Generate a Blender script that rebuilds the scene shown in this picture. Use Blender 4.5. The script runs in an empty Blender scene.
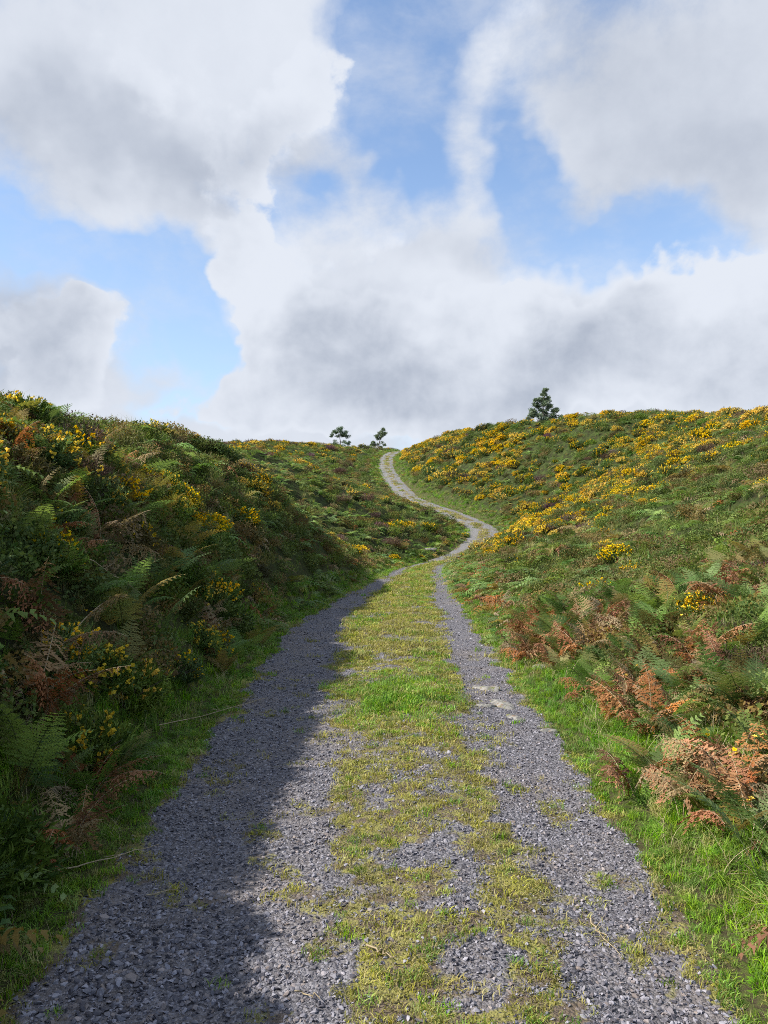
import bpy, bmesh, math, random
import numpy as np
from mathutils import Vector, Matrix

SC = bpy.context.scene
ROOT = SC.collection
rng = np.random.default_rng(11)
random.seed(5)
R = math.radians

# ------------------------------------------------------------------ camera constants
F = 760.0; CX, HY = 384.0, 530.0; CH = 1.55

# ------------------------------------------------------------------ numpy noise
def _hash(ix, iy, seed):
    n = (ix.astype(np.int64) * 374761393 + iy.astype(np.int64) * 668265263 + seed * 144665) & 0x7fffffff
    n = ((n ^ (n >> 13)) * 1274126177) & 0x7fffffff
    n = n ^ (n >> 16)
    return (n & 0xffff) / 65535.0
def vnoise(x, y, seed=0):
    x = np.asarray(x, float); y = np.asarray(y, float)
    ix = np.floor(x); iy = np.floor(y); fx = x - ix; fy = y - iy
    fx = fx * fx * (3 - 2 * fx); fy = fy * fy * (3 - 2 * fy)
    a = _hash(ix, iy, seed); b = _hash(ix + 1, iy, seed)
    c = _hash(ix, iy + 1, seed); d = _hash(ix + 1, iy + 1, seed)
    return (a * (1 - fx) + b * fx) * (1 - fy) + (c * (1 - fx) + d * fx) * fy
def fbm(x, y, seed=0, o=4, r=.5):
    s = 0; a = 1; t = 0
    for k in range(o):
        s = s + a * vnoise(x * 2 ** k + 17.3 * k, y * 2 ** k - 9.1 * k, seed + k * 7); t += a; a *= r
    return s / t
def sstep(a, b, x):
    t = np.clip((x - a) / (b - a), 0, 1); return t * t * (3 - 2 * t)

# ------------------------------------------------------------------ terrain
_ty = np.arange(-60, 400, .25)
def tab(ys, vs, k=13):
    v = np.interp(_ty, ys, vs); ker = np.hanning(k + 2)[1:-1]; ker /= ker.sum()
    v = np.convolve(np.pad(v, k // 2, mode='edge'), ker, 'valid')
    return lambda y: np.interp(y, _ty, v)
road_x = tab([-60, 0, 12, 17, 24, 31, 35, 38, 42, 45, 50, 56, 62, 70, 80, 90, 96, 102, 120, 200],
             [-.5, -.02, 0, .3, .9, 1.5, 2.9, 4.3, 5.6, 5.75, 4.5, 3.1, 1.95, .85, .2, .25, 1.1, 2.8, 8, 30], 17)
road_z = tab([-60, 0, 31, 35, 38, 42, 50, 56, 62, 70, 80, 90, 96, 102, 125, 200, 400],
             [0, 0, .02, .12, .45, 1.2, 2.62, 3.4, 4.25, 6.1, 8.1, 10.1, 11.35, 12.2, 12.3, 4, -10], 13)
half_w = tab([-60, 0, 4, 8, 12, 17, 24, 31, 60, 90, 200], [1.1, 1.12, 1.33, 1.48, 1.58, 1.45, 1.25, 1.02, .92, .85, .9], 9)
ridgeL = tab([-60, 0, 4, 8, 13.5, 20, 31, 48, 70, 100, 118, 150, 300], [2.6, 2.6, 2.65, 2.75, 3.05, 3.75, 4.75, 6.2, 8.9, 12.7, 13.1, 9, -6], 21)
widL = tab([-60, 0, 20, 27, 33, 48, 80, 120, 300], [3.2, 3.2, 4.4, 7.5, 11.0, 13, 12, 12, 20], 21)
capR = tab([-60, 0, 20, 30, 40, 50, 60, 75, 90, 105, 125, 150, 300], [3.6, 4.0, 5.0, 5.9, 7.4, 9.0, 10.1, 11.4, 12.7, 13.0, 12.3, 8, -6], 21)
widR = tab([-60, 0, 20, 40, 60, 90, 300], [15, 14, 13, 12, 9, 6.5, 15], 21)

def lat(x, y):                       # signed lateral distance from the middle of the path
    return x - road_x(y)
def ground_base(x, y):
    s = lat(x, y); hw = half_w(y); zr = road_z(y)
    uL = np.maximum(-s - hw, 0); uR = np.maximum(s - hw, 0)
    wl = widL(y); t = np.clip((uL - .18) / wl, 0, 1)
    SL = (1 - (1 - t) ** 2.2) * sstep(0, .16, t) ** .6; kl = sstep(17, 28, y); SL = SL * (1 - kl) + (.75 * t + .25 * t * t * (3 - 2 * t)) * kl
    left = (ridgeL(y) - zr) * SL + .09 * np.minimum(uL, .5)
    over = np.maximum(uL - wl - .35, 0)
    left = left + SL * .8 * (fbm(y * .8, x * .25 + 5, 47, 3) - .5) * sstep(30, 16, y)
    left = left - .035 * over - .0004 * np.minimum(over, 60) ** 2 * .4
    tr = uR / widR(y)
    SR = np.interp(tr, [0, .02, .05, .1, .18, .3, .5, .8, 1.0, 1.4], [0, .012, .05, .11, .18, .29, .5, .84, .99, 1.0])
    right = (capR(y) - zr) * SR
    right = right - .02 * np.maximum(uR - widR(y) * 1.4, 0)
    return zr + left + right
def ground_z(x, y):
    x = np.asarray(x, float); y = np.asarray(y, float)
    z = ground_base(x, y)
    s = np.abs(lat(x, y)) - half_w(y)
    k = sstep(.3, 2.0, s)
    kk = 1 + .9 * sstep(9, 20, y); z = z + k * kk * (.34 * (fbm(x * .45, y * .45, 3, 3) - .5) + .30 * (fbm(x * 1.5, y * 1.5, 8, 2) - .5))
    kf = sstep(2.5, 8, s) * sstep(25, 55, y)
    z = z + kf * 1.1 * (fbm(x * .12 + 4, y * .12, 31, 3) - .5)
    return z + sstep(-.1, .3, s) * .03 * (fbm(x * 5, y * 5, 12, 2) - .5)
def path_z(x, y):
    s = lat(x, y)
    z = road_z(y) + .025 * np.exp(-((s - .25) / .45) ** 2) - .02 * np.exp(-((s + .8) / .35) ** 2) - .02 * np.exp(-((s - 1.05) / .35) ** 2)
    z = z + .03 * (fbm(x * 1.3, y * 1.3, 5, 3) - .5)
    z = z + .05 * np.exp(-((x - .22) / .42) ** 2 - ((y - 6.9) / .75) ** 2)     # the turf hump
    return z
def surf_z(x, y):
    on = (np.abs(lat(x, y)) < half_w(y) + .02)
    return np.where(on, path_z(x, y), ground_z(x, y))

def moss(x, y):                      # 0..1 how much turf and moss grows on the track
    s = lat(x, y)
    lo = np.interp(y, [0, 3, 7, 13, 20, 31, 60], [-.30, -.25, -.5, -.75, -.6, -.4, -.25])
    hi = np.interp(y, [0, 3, 7, 13, 20, 31, 60], [.72, .62, .75, .98, .7, .4, .4])
    wob = .22 * (fbm(x * 1.1, y * .5, 41, 3) - .5)
    mid = sstep(-.14, .16, s + wob - lo) * sstep(-.14, .16, hi - s + wob)
    lush = np.exp(-((s - .15 + .3 * (fbm(x * 2, y * 2, 88, 3) - .5)) / .5) ** 2 - ((y - 6.9) / 1.15) ** 2)
    dens = np.interp(y, [0, 3, 4.8, 6, 9, 13, 31, 60], [.61, .62, .61, .68, .66, .69, .79, .55])
    edge = sstep(-.28, .05, np.abs(s) - half_w(y) + .2 * (fbm(x * 2, y * 2, 77, 3) - .5))
    n = fbm(x * 3.1, y * 3.1, 21, 5, .62)
    base = mid * dens + edge * .8 + .18 * (1 - mid)
    v = sstep(.44, .66, base + (n - .5) * 1.3 + .02)
    sparse = sstep(.60, .66, fbm(x * 5, y * 5, 91, 4, .6)) * .8 * np.interp(y, [0, 5, 9], [1, .6, .2])
    return np.clip(np.maximum(np.maximum(v, sparse), lush * 1.1), 0, 1)

def at(px, py, ymin=1.2, ymax=140):  # where the line of sight through a photo pixel meets the ground
    for y in np.arange(ymin, ymax, .04):
        x = (px - CX) / F * y; z = CH + (HY - py) / F * y
        if z <= float(surf_z(x, y)): return x, y
    y = 30.0
    return (px - CX) / F * y, y

# ------------------------------------------------------------------ mesh builder
class MB:
    def __init__(s): s.v = []; s.f = []; s.t = []; s.n = 0
    def add(s, V, Fc, tone):
        V = np.asarray(V, float).reshape(-1, 3); Fc = np.asarray(Fc, int)
        s.v.append(V); s.f.append((Fc + s.n)); s.n += len(V)
        s.t.append(np.full(len(V), tone, float) if np.isscalar(tone) else np.asarray(tone, float))
    def mesh(s, name, mat, smooth=False):
        V = np.concatenate(s.v); T = np.concatenate(s.t)
        me = bpy.data.meshes.new(name)
        nl = [f.shape[1] for f in s.f for _ in range(len(f))]
        li = np.concatenate([f.ravel() for f in s.f]).astype(np.int32)
        tot = np.array(nl, np.int32); st = np.concatenate([[0], np.cumsum(tot)[:-1]]).astype(np.int32)
        me.vertices.add(len(V)); me.vertices.foreach_set('co', V.astype(np.float32).ravel())
        me.loops.add(len(li)); me.loops.foreach_set('vertex_index', li)
        me.polygons.add(len(tot)); me.polygons.foreach_set('loop_start', st)
        if smooth: me.polygons.foreach_set('use_smooth', np.ones(len(tot), bool))
        me.update(calc_edges=True)
        a = me.attributes.new('tone', 'FLOAT', 'POINT'); a.data.foreach_set('value', T.astype(np.float32))
        if mat: me.materials.append(mat)
        return me
def ribbon(mb, P, W, side, tone):
    """strip along points P (k,3) with half widths W (k) in direction side (3 or k,3)"""
    P = np.asarray(P, float); k = len(P); W = np.asarray(W, float).reshape(-1, 1); S = np.broadcast_to(side, (k, 3))
    V = np.empty((2 * k, 3)); V[0::2] = P - S * W; V[1::2] = P + S * W
    Fc = [[2 * i, 2 * i + 1, 2 * i + 3, 2 * i + 2] for i in range(k - 1)]
    t = tone if np.isscalar(tone) else np.repeat(tone, 2)
    mb.add(V, Fc, t)
def tube(mb, P, W, tone, n=5):
    P = np.asarray(P, float); k = len(P); W = np.broadcast_to(np.asarray(W, float), (k,))
    T = np.gradient(P, axis=0); T /= np.linalg.norm(T, axis=1, keepdims=True) + 1e-9
    ref = np.array([0, 0, 1.]) if abs(T[0][2]) < .8 else np.array([1., 0, 0])
    A = np.cross(T, ref); A /= np.linalg.norm(A, axis=1, keepdims=True) + 1e-9; B = np.cross(T, A)
    an = np.arange(n) * 2 * np.pi / n
    V = P[:, None] + (A[:, None] * np.cos(an)[None, :, None] + B[:, None] * np.sin(an)[None, :, None]) * W[:, None, None]
    Fc = [[i * n + j, i * n + (j + 1) % n, (i + 1) * n + (j + 1) % n, (i + 1) * n + j] for i in range(k - 1) for j in range(n)]
    mb.add(V.reshape(-1, 3), Fc, tone)
    mb.add(V[-1], [list(range(n))], tone)
def unit(v): v = np.asarray(v, float); return v / (np.linalg.norm(v) + 1e-9)

# ------------------------------------------------------------------ materials
def new_mat(name):
    m = bpy.data.materials.new(name); m.use_nodes = True; nt = m.node_tree; nt.nodes.clear(); return m, nt
class NT:
    def __init__(s, nt): s.nt = nt
    def n(s, t, **k):
        x = s.nt.nodes.new(t)
        for a, b in k.items(): setattr(x, a, b)
        return x
    def link(s, a, b): s.nt.links.new(a, b)
    def put(s, sock, v):
        if isinstance(v, bpy.types.NodeSocket): s.link(v, sock)
        else: sock.default_value = v
    def m(s, op, a, b=None, c=None, clamp=False):
        x = s.n('ShaderNodeMath', operation=op, use_clamp=clamp); s.put(x.inputs[0], a)
        if b is not None: s.put(x.inputs[1], b)
        if c is not None: s.put(x.inputs[2], c)
        return x.outputs[0]
    def mix(s, f, a, b, bt='MIX'):
        x = s.n('ShaderNodeMix', data_type='RGBA', blend_type=bt); s.put(x.inputs[0], f)
        s.put(x.inputs[6], a if isinstance(a, bpy.types.NodeSocket) else (*a, 1)); s.put(x.inputs[7], b if isinstance(b, bpy.types.NodeSocket) else (*b, 1))
        return x.outputs[2]
    def ss(s, lo, hi, v):
        x = s.n('ShaderNodeMapRange', interpolation_type='SMOOTHSTEP'); s.put(x.inputs[0], v); s.put(x.inputs[1], lo); s.put(x.inputs[2], hi)
        return x.outputs[0]
    def mr(s, v, a, b, c, d):
        x = s.n('ShaderNodeMapRange'); s.put(x.inputs[0], v)
        for i, q in enumerate((a, b, c, d)): x.inputs[i + 1].default_value = q
        return x.outputs[0]
    def noise(s, vec, scale, detail=4, rough=.5, dist=0):
        x = s.n('ShaderNodeTexNoise'); s.put(x.inputs['Vector'], vec); x.inputs['Scale'].default_value = scale
        x.inputs['Detail'].default_value = detail; x.inputs['Roughness'].default_value = rough; x.inputs['Distortion'].default_value = dist
        return x.outputs['Fac']
    def attr(s, name):
        x = s.n('ShaderNodeAttribute', attribute_name=name); return x.outputs['Fac']

def leaf_mat(name, c1, c2, dry=None, dry_amt=.25, trans=.35, rough=.5, spec=.3, hv=.05, patch=.35, vv=.38):
    """foliage: colour runs c1..c2 with the mesh's own tone, some plants dried, each plant a little different"""
    m, nt = new_mat(name); g = NT(nt)
    t = g.attr('tone'); oi = g.n('ShaderNodeObjectInfo'); rnd = oi.outputs['Random']
    pos = g.n('ShaderNodeNewGeometry').outputs['Position']
    pn = g.noise(pos, 1.1, 3, .6)
    f = g.m('ADD', t, g.m('MULTIPLY', g.m('SUBTRACT', pn, .5), patch * 2), clamp=True)
    col = g.mix(f, c1, c2)
    if dry:
        k = g.m('ADD', g.m('MULTIPLY', rnd, .75), g.m('MULTIPLY', pn, .5))
        col = g.mix(g.ss(1 - dry_amt - .14, 1 - dry_amt + .12, k), col, dry)
    hsv = g.n('ShaderNodeHueSaturation'); g.put(hsv.inputs['Color'], col)
    g.put(hsv.inputs['Hue'], g.mr(rnd, 0, 1, .5 - hv * .5, .5 + hv * .5))
    r2 = g.m('FRACT', g.m('MULTIPLY', rnd, 37.7))
    g.put(hsv.inputs['Value'], g.m('MULTIPLY', g.mr(r2, 0, 1, 1 - vv, 1 + vv * 1.15), g.mr(g.noise(pos, 2.6, 3, .6), .3, .7, .8, 1.2))); g.put(hsv.inputs['Saturation'], g.mr(g.m('FRACT', g.m('MULTIPLY', rnd, 91.3)), 0, 1, .85, 1.1))
    col = hsv.outputs[0]
    p = g.n('ShaderNodeBsdfPrincipled'); g.put(p.inputs['Base Color'], col)
    p.inputs['Roughness'].default_value = rough; p.inputs['Specular IOR Level'].default_value = spec
    tr = g.n('ShaderNodeBsdfTranslucent'); g.put(tr.inputs[0], g.mix(.5, col, g.mix(1.0, col, (1.5, 1.5, .7), 'MULTIPLY')))
    ms = g.n('ShaderNodeMixShader'); ms.inputs[0].default_value = trans; g.link(p.outputs[0], ms.inputs[1]); g.link(tr.outputs[0], ms.inputs[2])
    o = g.n('ShaderNodeOutputMaterial'); g.link(ms.outputs[0], o.inputs[0])
    return m
def simple_mat(name, c1, c2, scale=20, rough=.8, bump=.3, spec=.3, detail=6):
    m, nt = new_mat(name); g = NT(nt)
    pos = g.n('ShaderNodeNewGeometry').outputs['Position']
    n = g.noise(pos, scale, detail, .65)
    oi = g.n('ShaderNodeObjectInfo').outputs['Random']
    col = g.mix(g.ss(.3, .7, n), c1, c2)
    p = g.n('ShaderNodeBsdfPrincipled'); g.put(p.inputs['Base Color'], col); p.inputs['Roughness'].default_value = rough
    p.inputs['Specular IOR Level'].default_value = spec
    b = g.n('ShaderNodeBump'); b.inputs['Strength'].default_value = bump; b.inputs['Distance'].default_value = .02; g.put(b.inputs['Height'], n); g.link(b.outputs[0], p.inputs['Normal'])
    o = g.n('ShaderNodeOutputMaterial'); g.link(p.outputs[0], o.inputs[0]); return m

M = {}
M['fern'] = leaf_mat('fern_leaf', (.06, .145, .028), (.19, .28, .075), (.24, .15, .05), .18, .38, .6, .2)
M['dead'] = leaf_mat('dead_fern_leaf', (.11, .045, .018), (.40, .19, .075), (.27, .19, .11), .25, .2, .8, .15, .03)
M['gorse'] = leaf_mat('gorse_needle', (.03, .07, .014), (.16, .24, .045), (.12, .085, .035), .14, .15, .6, .25)
M['gorse_flower'] = leaf_mat('gorse_petal', (.80, .50, .006), (.86, .63, .02), None, 0, .25, .6, .2, .02, .2, .15)
M['heather'] = leaf_mat('heather_sprig', (.07, .055, .03), (.17, .11, .08), (.17, .085, .11), .2, .1, .8, .15)
M['grass'] = leaf_mat('verge_grass', (.06, .17, .012), (.23, .40, .035), (.34, .29, .11), .12, .35, .6, .2, .05, .45)
M['turf'] = leaf_mat('track_turf', (.17, .195, .028), (.42, .40, .085), (.32, .25, .11), .22, .3, .6, .2, .05, .5)
M['rough'] = leaf_mat('rough_grass', (.055, .14, .02), (.23, .32, .06), (.34, .28, .13), .22, .35, .5, .3, .05)
M['under'] = leaf_mat('undergrowth_leaf', (.045, .09, .018), (.15, .20, .045), (.18, .11, .05), .25, .3, .7, .15)
M['petal'] = leaf_mat('yellow_petal', (.78, .52, .01), (.85, .62, .02), None, 0, .25, .5, .2, .01, .1)
M['purple'] = leaf_mat('heather_bloom', (.30, .10, .30), (.45, .18, .42), None, 0, .2, .7, .2, .03, .2)
M['stem'] = simple_mat('green_stem', (.06, .10, .03), (.12, .14, .05), 60, .6, .1)
M['straw'] = simple_mat('dry_stalk', (.25, .19, .10), (.42, .34, .22), 60, .7, .2)
M['bark'] = simple_mat('bark', (.07, .055, .04), (.16, .13, .10), 12, .9, .6)
M['pine'] = leaf_mat('pine_needle', (.07, .11, .065), (.17, .22, .12), None, 0, .1, .7, .2)
def stone_mat(name, dark, lite, warm):
    m, nt = new_mat(name); g = NT(nt)
    r = g.n('ShaderNodeObjectInfo').outputs['Random']; pos = g.n('ShaderNodeNewGeometry').outputs['Position']
    n = g.noise(pos, 90, 4, .6)
    r2 = g.m('POWER', r, 1.6)
    col = g.mix(g.m('ADD', g.m('MULTIPLY', r2, .85), g.m('MULTIPLY', g.m('SUBTRACT', n, .5), .5), clamp=True), dark, lite)
    col = g.mix(g.m('MULTIPLY', g.ss(.80, .97, g.m('FRACT', g.m('MULTIPLY', r, 53.7))), .6), col, warm)
    p = g.n('ShaderNodeBsdfPrincipled'); g.put(p.inputs['Base Color'], col); p.inputs['Roughness'].default_value = .62; p.inputs['Specular IOR Level'].default_value = .4
    o = g.n('ShaderNodeOutputMaterial'); g.link(p.outputs[0], o.inputs[0]); return m
M['chip'] = stone_mat('slate_chip', (.048, .045, .056), (.34, .325, .36), (.28, .22, .18))
def rock_mat():
    m, nt = new_mat('pale_lichen_rock'); g = NT(nt); pos = g.n('ShaderNodeNewGeometry').outputs['Position']
    a = g.noise(pos, 9, 6, .7); b = g.noise(pos, 34, 5, .7, .4)
    col = g.mix(g.ss(.38, .62, a), (.10, .098, .09), (.27, .255, .225)); col = g.mix(g.ss(.58, .66, b), col, (.40, .38, .33))
    col = g.mix(g.ss(.55, .66, g.noise(pos, 14, 4, .6)), col, (.20, .12, .07)); col = g.mix(g.ss(.56, .64, g.noise(pos, 11, 5, .7)), col, (.12, .13, .035))
    p = g.n('ShaderNodeBsdfPrincipled'); g.put(p.inputs['Base Color'], col); p.inputs['Roughness'].default_value = .85
    bm_ = g.n('ShaderNodeBump'); bm_.inputs['Strength'].default_value = .7; bm_.inputs['Distance'].default_value = .012; g.put(bm_.inputs['Height'], b); g.link(bm_.outputs[0], p.inputs['Normal'])
    o = g.n('ShaderNodeOutputMaterial'); g.link(p.outputs[0], o.inputs[0]); return m
M['rock'] = rock_mat()

def path_mat():
    m, nt = new_mat('slate_gravel_track'); g = NT(nt)
    pos = g.n('ShaderNodeNewGeometry').outputs['Position']; ms = g.attr('tone')
    def vor(sc, feat='F1'):
        v = g.n('ShaderNodeTexVoronoi', feature=feat); g.link(pos, v.inputs['Vector']); v.inputs['Scale'].default_value = sc; return v
    v1 = vor(62); v2 = vor(130); sep = g.n('ShaderNodeSeparateColor'); g.link(v1.outputs['Color'], sep.inputs[0])
    sep2 = g.n('ShaderNodeSeparateColor'); g.link(v2.outputs['Color'], sep2.inputs[0])
    big = g.noise(pos, 1.2, 4, .6)
    r = g.m('ADD', g.m('MULTIPLY', g.m('POWER', sep.outputs[0], 1.6), .6), g.m('MULTIPLY', g.m('POWER', sep2.outputs[0], 2), .4))
    stone = g.mix(r, (.055, .052, .058), (.27, .26, .28))
    stone = g.mix(g.m('MULTIPLY', g.ss(.42, .66, big), .55), stone, (.19, .16, .14))
    gap = g.ss(.0, .55, v1.outputs['Distance'])
    soil = g.mix(g.noise(pos, 30, 5, .7), (.06, .045, .035), (.17, .13, .09))
    grn = g.mix(g.noise(pos, 22, 5, .7), (.13, .13, .035), (.30, .27, .08))
    vege = g.mix(g.ss(.45, .6, g.noise(pos, 8, 5, .65)), soil, grn)
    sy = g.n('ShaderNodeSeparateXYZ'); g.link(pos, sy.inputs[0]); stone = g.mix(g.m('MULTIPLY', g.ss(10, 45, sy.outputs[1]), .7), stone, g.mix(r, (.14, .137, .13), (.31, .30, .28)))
    fm = g.ss(.35, .75, g.m('ADD', ms, g.m('MULTIPLY', g.m('SUBTRACT', g.noise(pos, 40, 4, .7), .5), .9)))
    col = g.mix(fm, stone, vege)
    p = g.n('ShaderNodeBsdfPrincipled'); g.put(p.inputs['Base Color'], col); p.inputs['Roughness'].default_value = .8; p.inputs['Specular IOR Level'].default_value = .25
    h = g.m('ADD', g.m('MULTIPLY', g.m('SUBTRACT', 1, v1.outputs['Distance']), .8), g.m('MULTIPLY', g.m('SUBTRACT', 1, v2.outputs['Distance']), .35))
    h = g.m('ADD', h, g.m('MULTIPLY', sep.outputs[1], .6))
    b = g.n('ShaderNodeBump'); b.inputs['Strength'].default_value = .9; b.inputs['Distance'].default_value = .012; g.put(b.inputs['Height'], h); g.link(b.outputs[0], p.inputs['Normal'])
    o = g.n('ShaderNodeOutputMaterial'); g.link(p.outputs[0], o.inputs[0]); return m
def ground_mat():
    m, nt = new_mat('heath_ground'); g = NT(nt)
    pos = g.n('ShaderNodeNewGeometry').outputs['Position']; edge = g.attr('tone')
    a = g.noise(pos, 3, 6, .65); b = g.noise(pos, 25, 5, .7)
    heath = g.mix(g.ss(.35, .65, a), (.022, .024, .011), (.05, .075, .018)); heath = g.mix(g.ss(.5, .7, b), heath, (.075, .055, .028))  # peat tones, darkened so bare gaps between plants look like shadowed hollows
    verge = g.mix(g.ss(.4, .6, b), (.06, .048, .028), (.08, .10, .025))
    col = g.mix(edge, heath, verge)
    p = g.n('ShaderNodeBsdfPrincipled'); g.put(p.inputs['Base Color'], col); p.inputs['Roughness'].default_value = .95; p.inputs['Specular IOR Level'].default_value = .1
    bb = g.n('ShaderNodeBump'); bb.inputs['Strength'].default_value = .8; bb.inputs['Distance'].default_value = .05; g.put(bb.inputs['Height'], b); g.link(bb.outputs[0], p.inputs['Normal'])
    o = g.n('ShaderNodeOutputMaterial'); g.link(p.outputs[0], o.inputs[0]); return m

# ------------------------------------------------------------------ object helpers
def tag(o, label=None, cat=None, group=None, kind=None):
    if label: o['label'] = label
    if cat: o['category'] = cat
    if group: o['group'] = group
    if kind: o['kind'] = kind
    return o
def obj(name, me, parent=None):
    o = bpy.data.objects.new(name, me); ROOT.objects.link(o)
    if parent: o.parent = parent
    return o
def empty(name, loc=(0, 0, 0)):
    o = bpy.data.objects.new(name, None); ROOT.objects.link(o); o.location = loc; o.empty_display_size = .1; return o

# ------------------------------------------------------------------ ground and path
def geo(a, b, step, g=1.12, far=2500):
    core = list(np.arange(a, b + 1e-6, step)); s = step; hi = [core[-1]]
    while hi[-1] < far: s *= g; hi.append(hi[-1] + s)
    s = step; lo = [core[0]]
    while lo[-1] > -far: s *= g; lo.append(lo[-1] - s)
    return np.array(sorted(set(lo[1:] + core + hi[1:])))
def grid_mesh(name, X, Y, Z, tone, mat):
    ny, nx = X.shape; mb = MB(); i = np.arange(ny * nx).reshape(ny, nx)
    Fc = np.stack([i[:-1, :-1], i[:-1, 1:], i[1:, 1:], i[1:, :-1]], -1).reshape(-1, 4)
    mb.add(np.stack([X, Y, Z], -1).reshape(-1, 3), Fc, tone.ravel()); return mb.mesh(name, mat, True)
gx = geo(-9, 12, .14, 1.06); gy = geo(-3, 24, .16, 1.022)
GX, GY = np.meshgrid(gx, gy)
GZ = ground_z(GX, GY)
sl = np.abs(lat(GX, GY)) - half_w(GY)
GZ = np.where(sl < .25, GZ - .09 * sstep(.02, -.22, sl), GZ)
far = np.hypot(GX, GY); GZ = np.where(far > 260, GZ * 0 - 14, GZ * (1 - sstep(160, 260, far)) - 14 * sstep(160, 260, far))
tone = sstep(1.0, .2, sl) * (far < 120)
go = obj('ground', grid_mesh('ground', GX, GY, GZ, tone, ground_mat())); tag(go, 'peaty heath ground, darkened to read as shade under the vegetation', kind='structure')
py_ = [-3.0]
while py_[-1] < 118: py_.append(py_[-1] + max(.035, min(.4, .035 * max(py_[-1], 1) / 5)))
py_ = np.array(py_); ss_ = np.linspace(-1, 1, 84)
PY = np.repeat(py_[:, None], 84, 1); HW = half_w(PY) + .16; S_ = ss_[None, :] * HW
# offset across the path's own direction
dxdy = np.gradient(road_x(py_), py_); nx_ = 1 / np.sqrt(1 + dxdy ** 2); ny_ = -dxdy * nx_
PX = road_x(PY) + S_; PYY = PY
PZ = path_z(PX, PYY) + .008 * (fbm(PX * 14, PYY * 14, 66, 3) - .5)
PZ = PZ - .07 * sstep(-.1, .16, np.abs(S_) - half_w(PY))
po = obj('path', grid_mesh('path', PX, PYY, PZ, moss(PX, PYY), path_mat())); tag(po, 'slate gravel track with a grassy middle strip winding up the hill', kind='structure')

# ------------------------------------------------------------------ plants
def frond(mb, L=.6, stipe=.25, az=0., lean=75, bend=50, n=12, pn=9, crumple=0., tone=.5, wid=.40, base=(0, 0, 0), roll=0., r=None):
    r = r or rng
    K = 14; ln = (L + stipe); ds = ln / (K - 1)
    th0 = R(lean); P = [np.array(base, float)]; ths = []
    for k in range(K):
        tt = k / (K - 1); th = th0 - R(bend) * tt ** 1.4 ; ths.append(th)
        a = az + .25 * math.sin(tt * 2 + roll)
        if k: P.append(P[-1] + ds * np.array([math.cos(th) * math.cos(a), math.cos(th) * math.sin(a), math.sin(th)]))
    P = np.array(P); T = np.gradient(P, axis=0); T /= np.linalg.norm(T, axis=1, keepdims=True)
    side = np.array([-math.sin(az), math.cos(az), 0]);
    sm_ = getattr(mb, 'stalk', None) or mb
    if sm_ is not mb: tube(sm_, P, np.linspace(.0042, .0012, K), .5, 5)
    else:
        ribbon(mb, P, np.linspace(.0045, .001, K), side, tone * .8); ribbon(mb, P, np.linspace(.0045, .001, K), np.cross(T, side), tone * .8)
    t0 = stipe / ln
    for i in range(n):
        u = (i + .3) / n; tt = t0 + (1 - t0) * u; kf = tt * (K - 1); k = min(int(kf), K - 2); w = kf - k
        c = P[k] * (1 - w) + P[k + 1] * w; f = T[k] * (1 - w) + T[k + 1] * w
        sd = side * math.cos(roll) + np.cross(f, side) * math.sin(roll); nn = np.cross(sd, f)
        if nn[2] < 0: nn = -nn
        pl = L * wid * (1 - u) ** .8 * min(1, .7 + u * 2.4) * r.uniform(.85, 1.1)
        for sg in (-1, 1):
            sw = .30 + .25 * u + crumple * r.uniform(-.6, .6)
            d = unit(sd * sg * math.cos(sw) + f * math.sin(sw) + nn * (.12 - crumple * r.uniform(0, 1.2)))
            m_ = max(4, int(pn * (.45 + .55 * pl / (L * wid))))
            wj = (np.arange(m_) + .4) / m_
            droop = (.18 + crumple * .9) * pl
            curl = crumple * pl * .35
            q = c + d * (pl * wj)[:, None] + np.array([0, 0, -1]) * (droop * wj ** 2)[:, None] + f * (curl * np.sin(wj * 5 + r.uniform(0, 6)))[:, None]
            dd = unit(d - np.array([0, 0, .3]) * (.2 + crumple))
            perp = unit(np.cross(nn + crumple * r.normal(0, .5, 3), d))
            leng = np.minimum(pl * .24, L / n * (.68 + .35 * crumple)) * (1 - wj) ** .45 * (1 - .3 * np.exp(-wj * 9))
            wd = pl / m_ * (.80 + .1 * crumple)
            for s2 in (-1, 1):
                j = r.normal(0, .10 + .45 * crumple, (m_, 3))
                e = perp * s2 + d * .35 + j; e /= np.linalg.norm(e, axis=1, keepdims=True)
                V = np.empty((m_, 4, 3)); V[:, 0] = q - dd * wd * .6; V[:, 1] = q + e * (leng * .55)[:, None] + dd * wd * .9 + nn * .0
                V[:, 2] = q + e * leng[:, None] - np.array([0, 0, .25]) * leng[:, None] * (.6 + crumple); V[:, 3] = q + e * (leng * .45)[:, None] - dd * wd * .9
                idx = np.arange(m_ * 4).reshape(m_, 4)
                mb.add(V.reshape(-1, 3), idx, np.clip(tone + r.normal(0, .08), 0, 1))
            ribbon(mb, np.array([c, q[len(q) // 2], q[-1]]), [.0018, .0012, .0006], perp, tone * .8)

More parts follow.
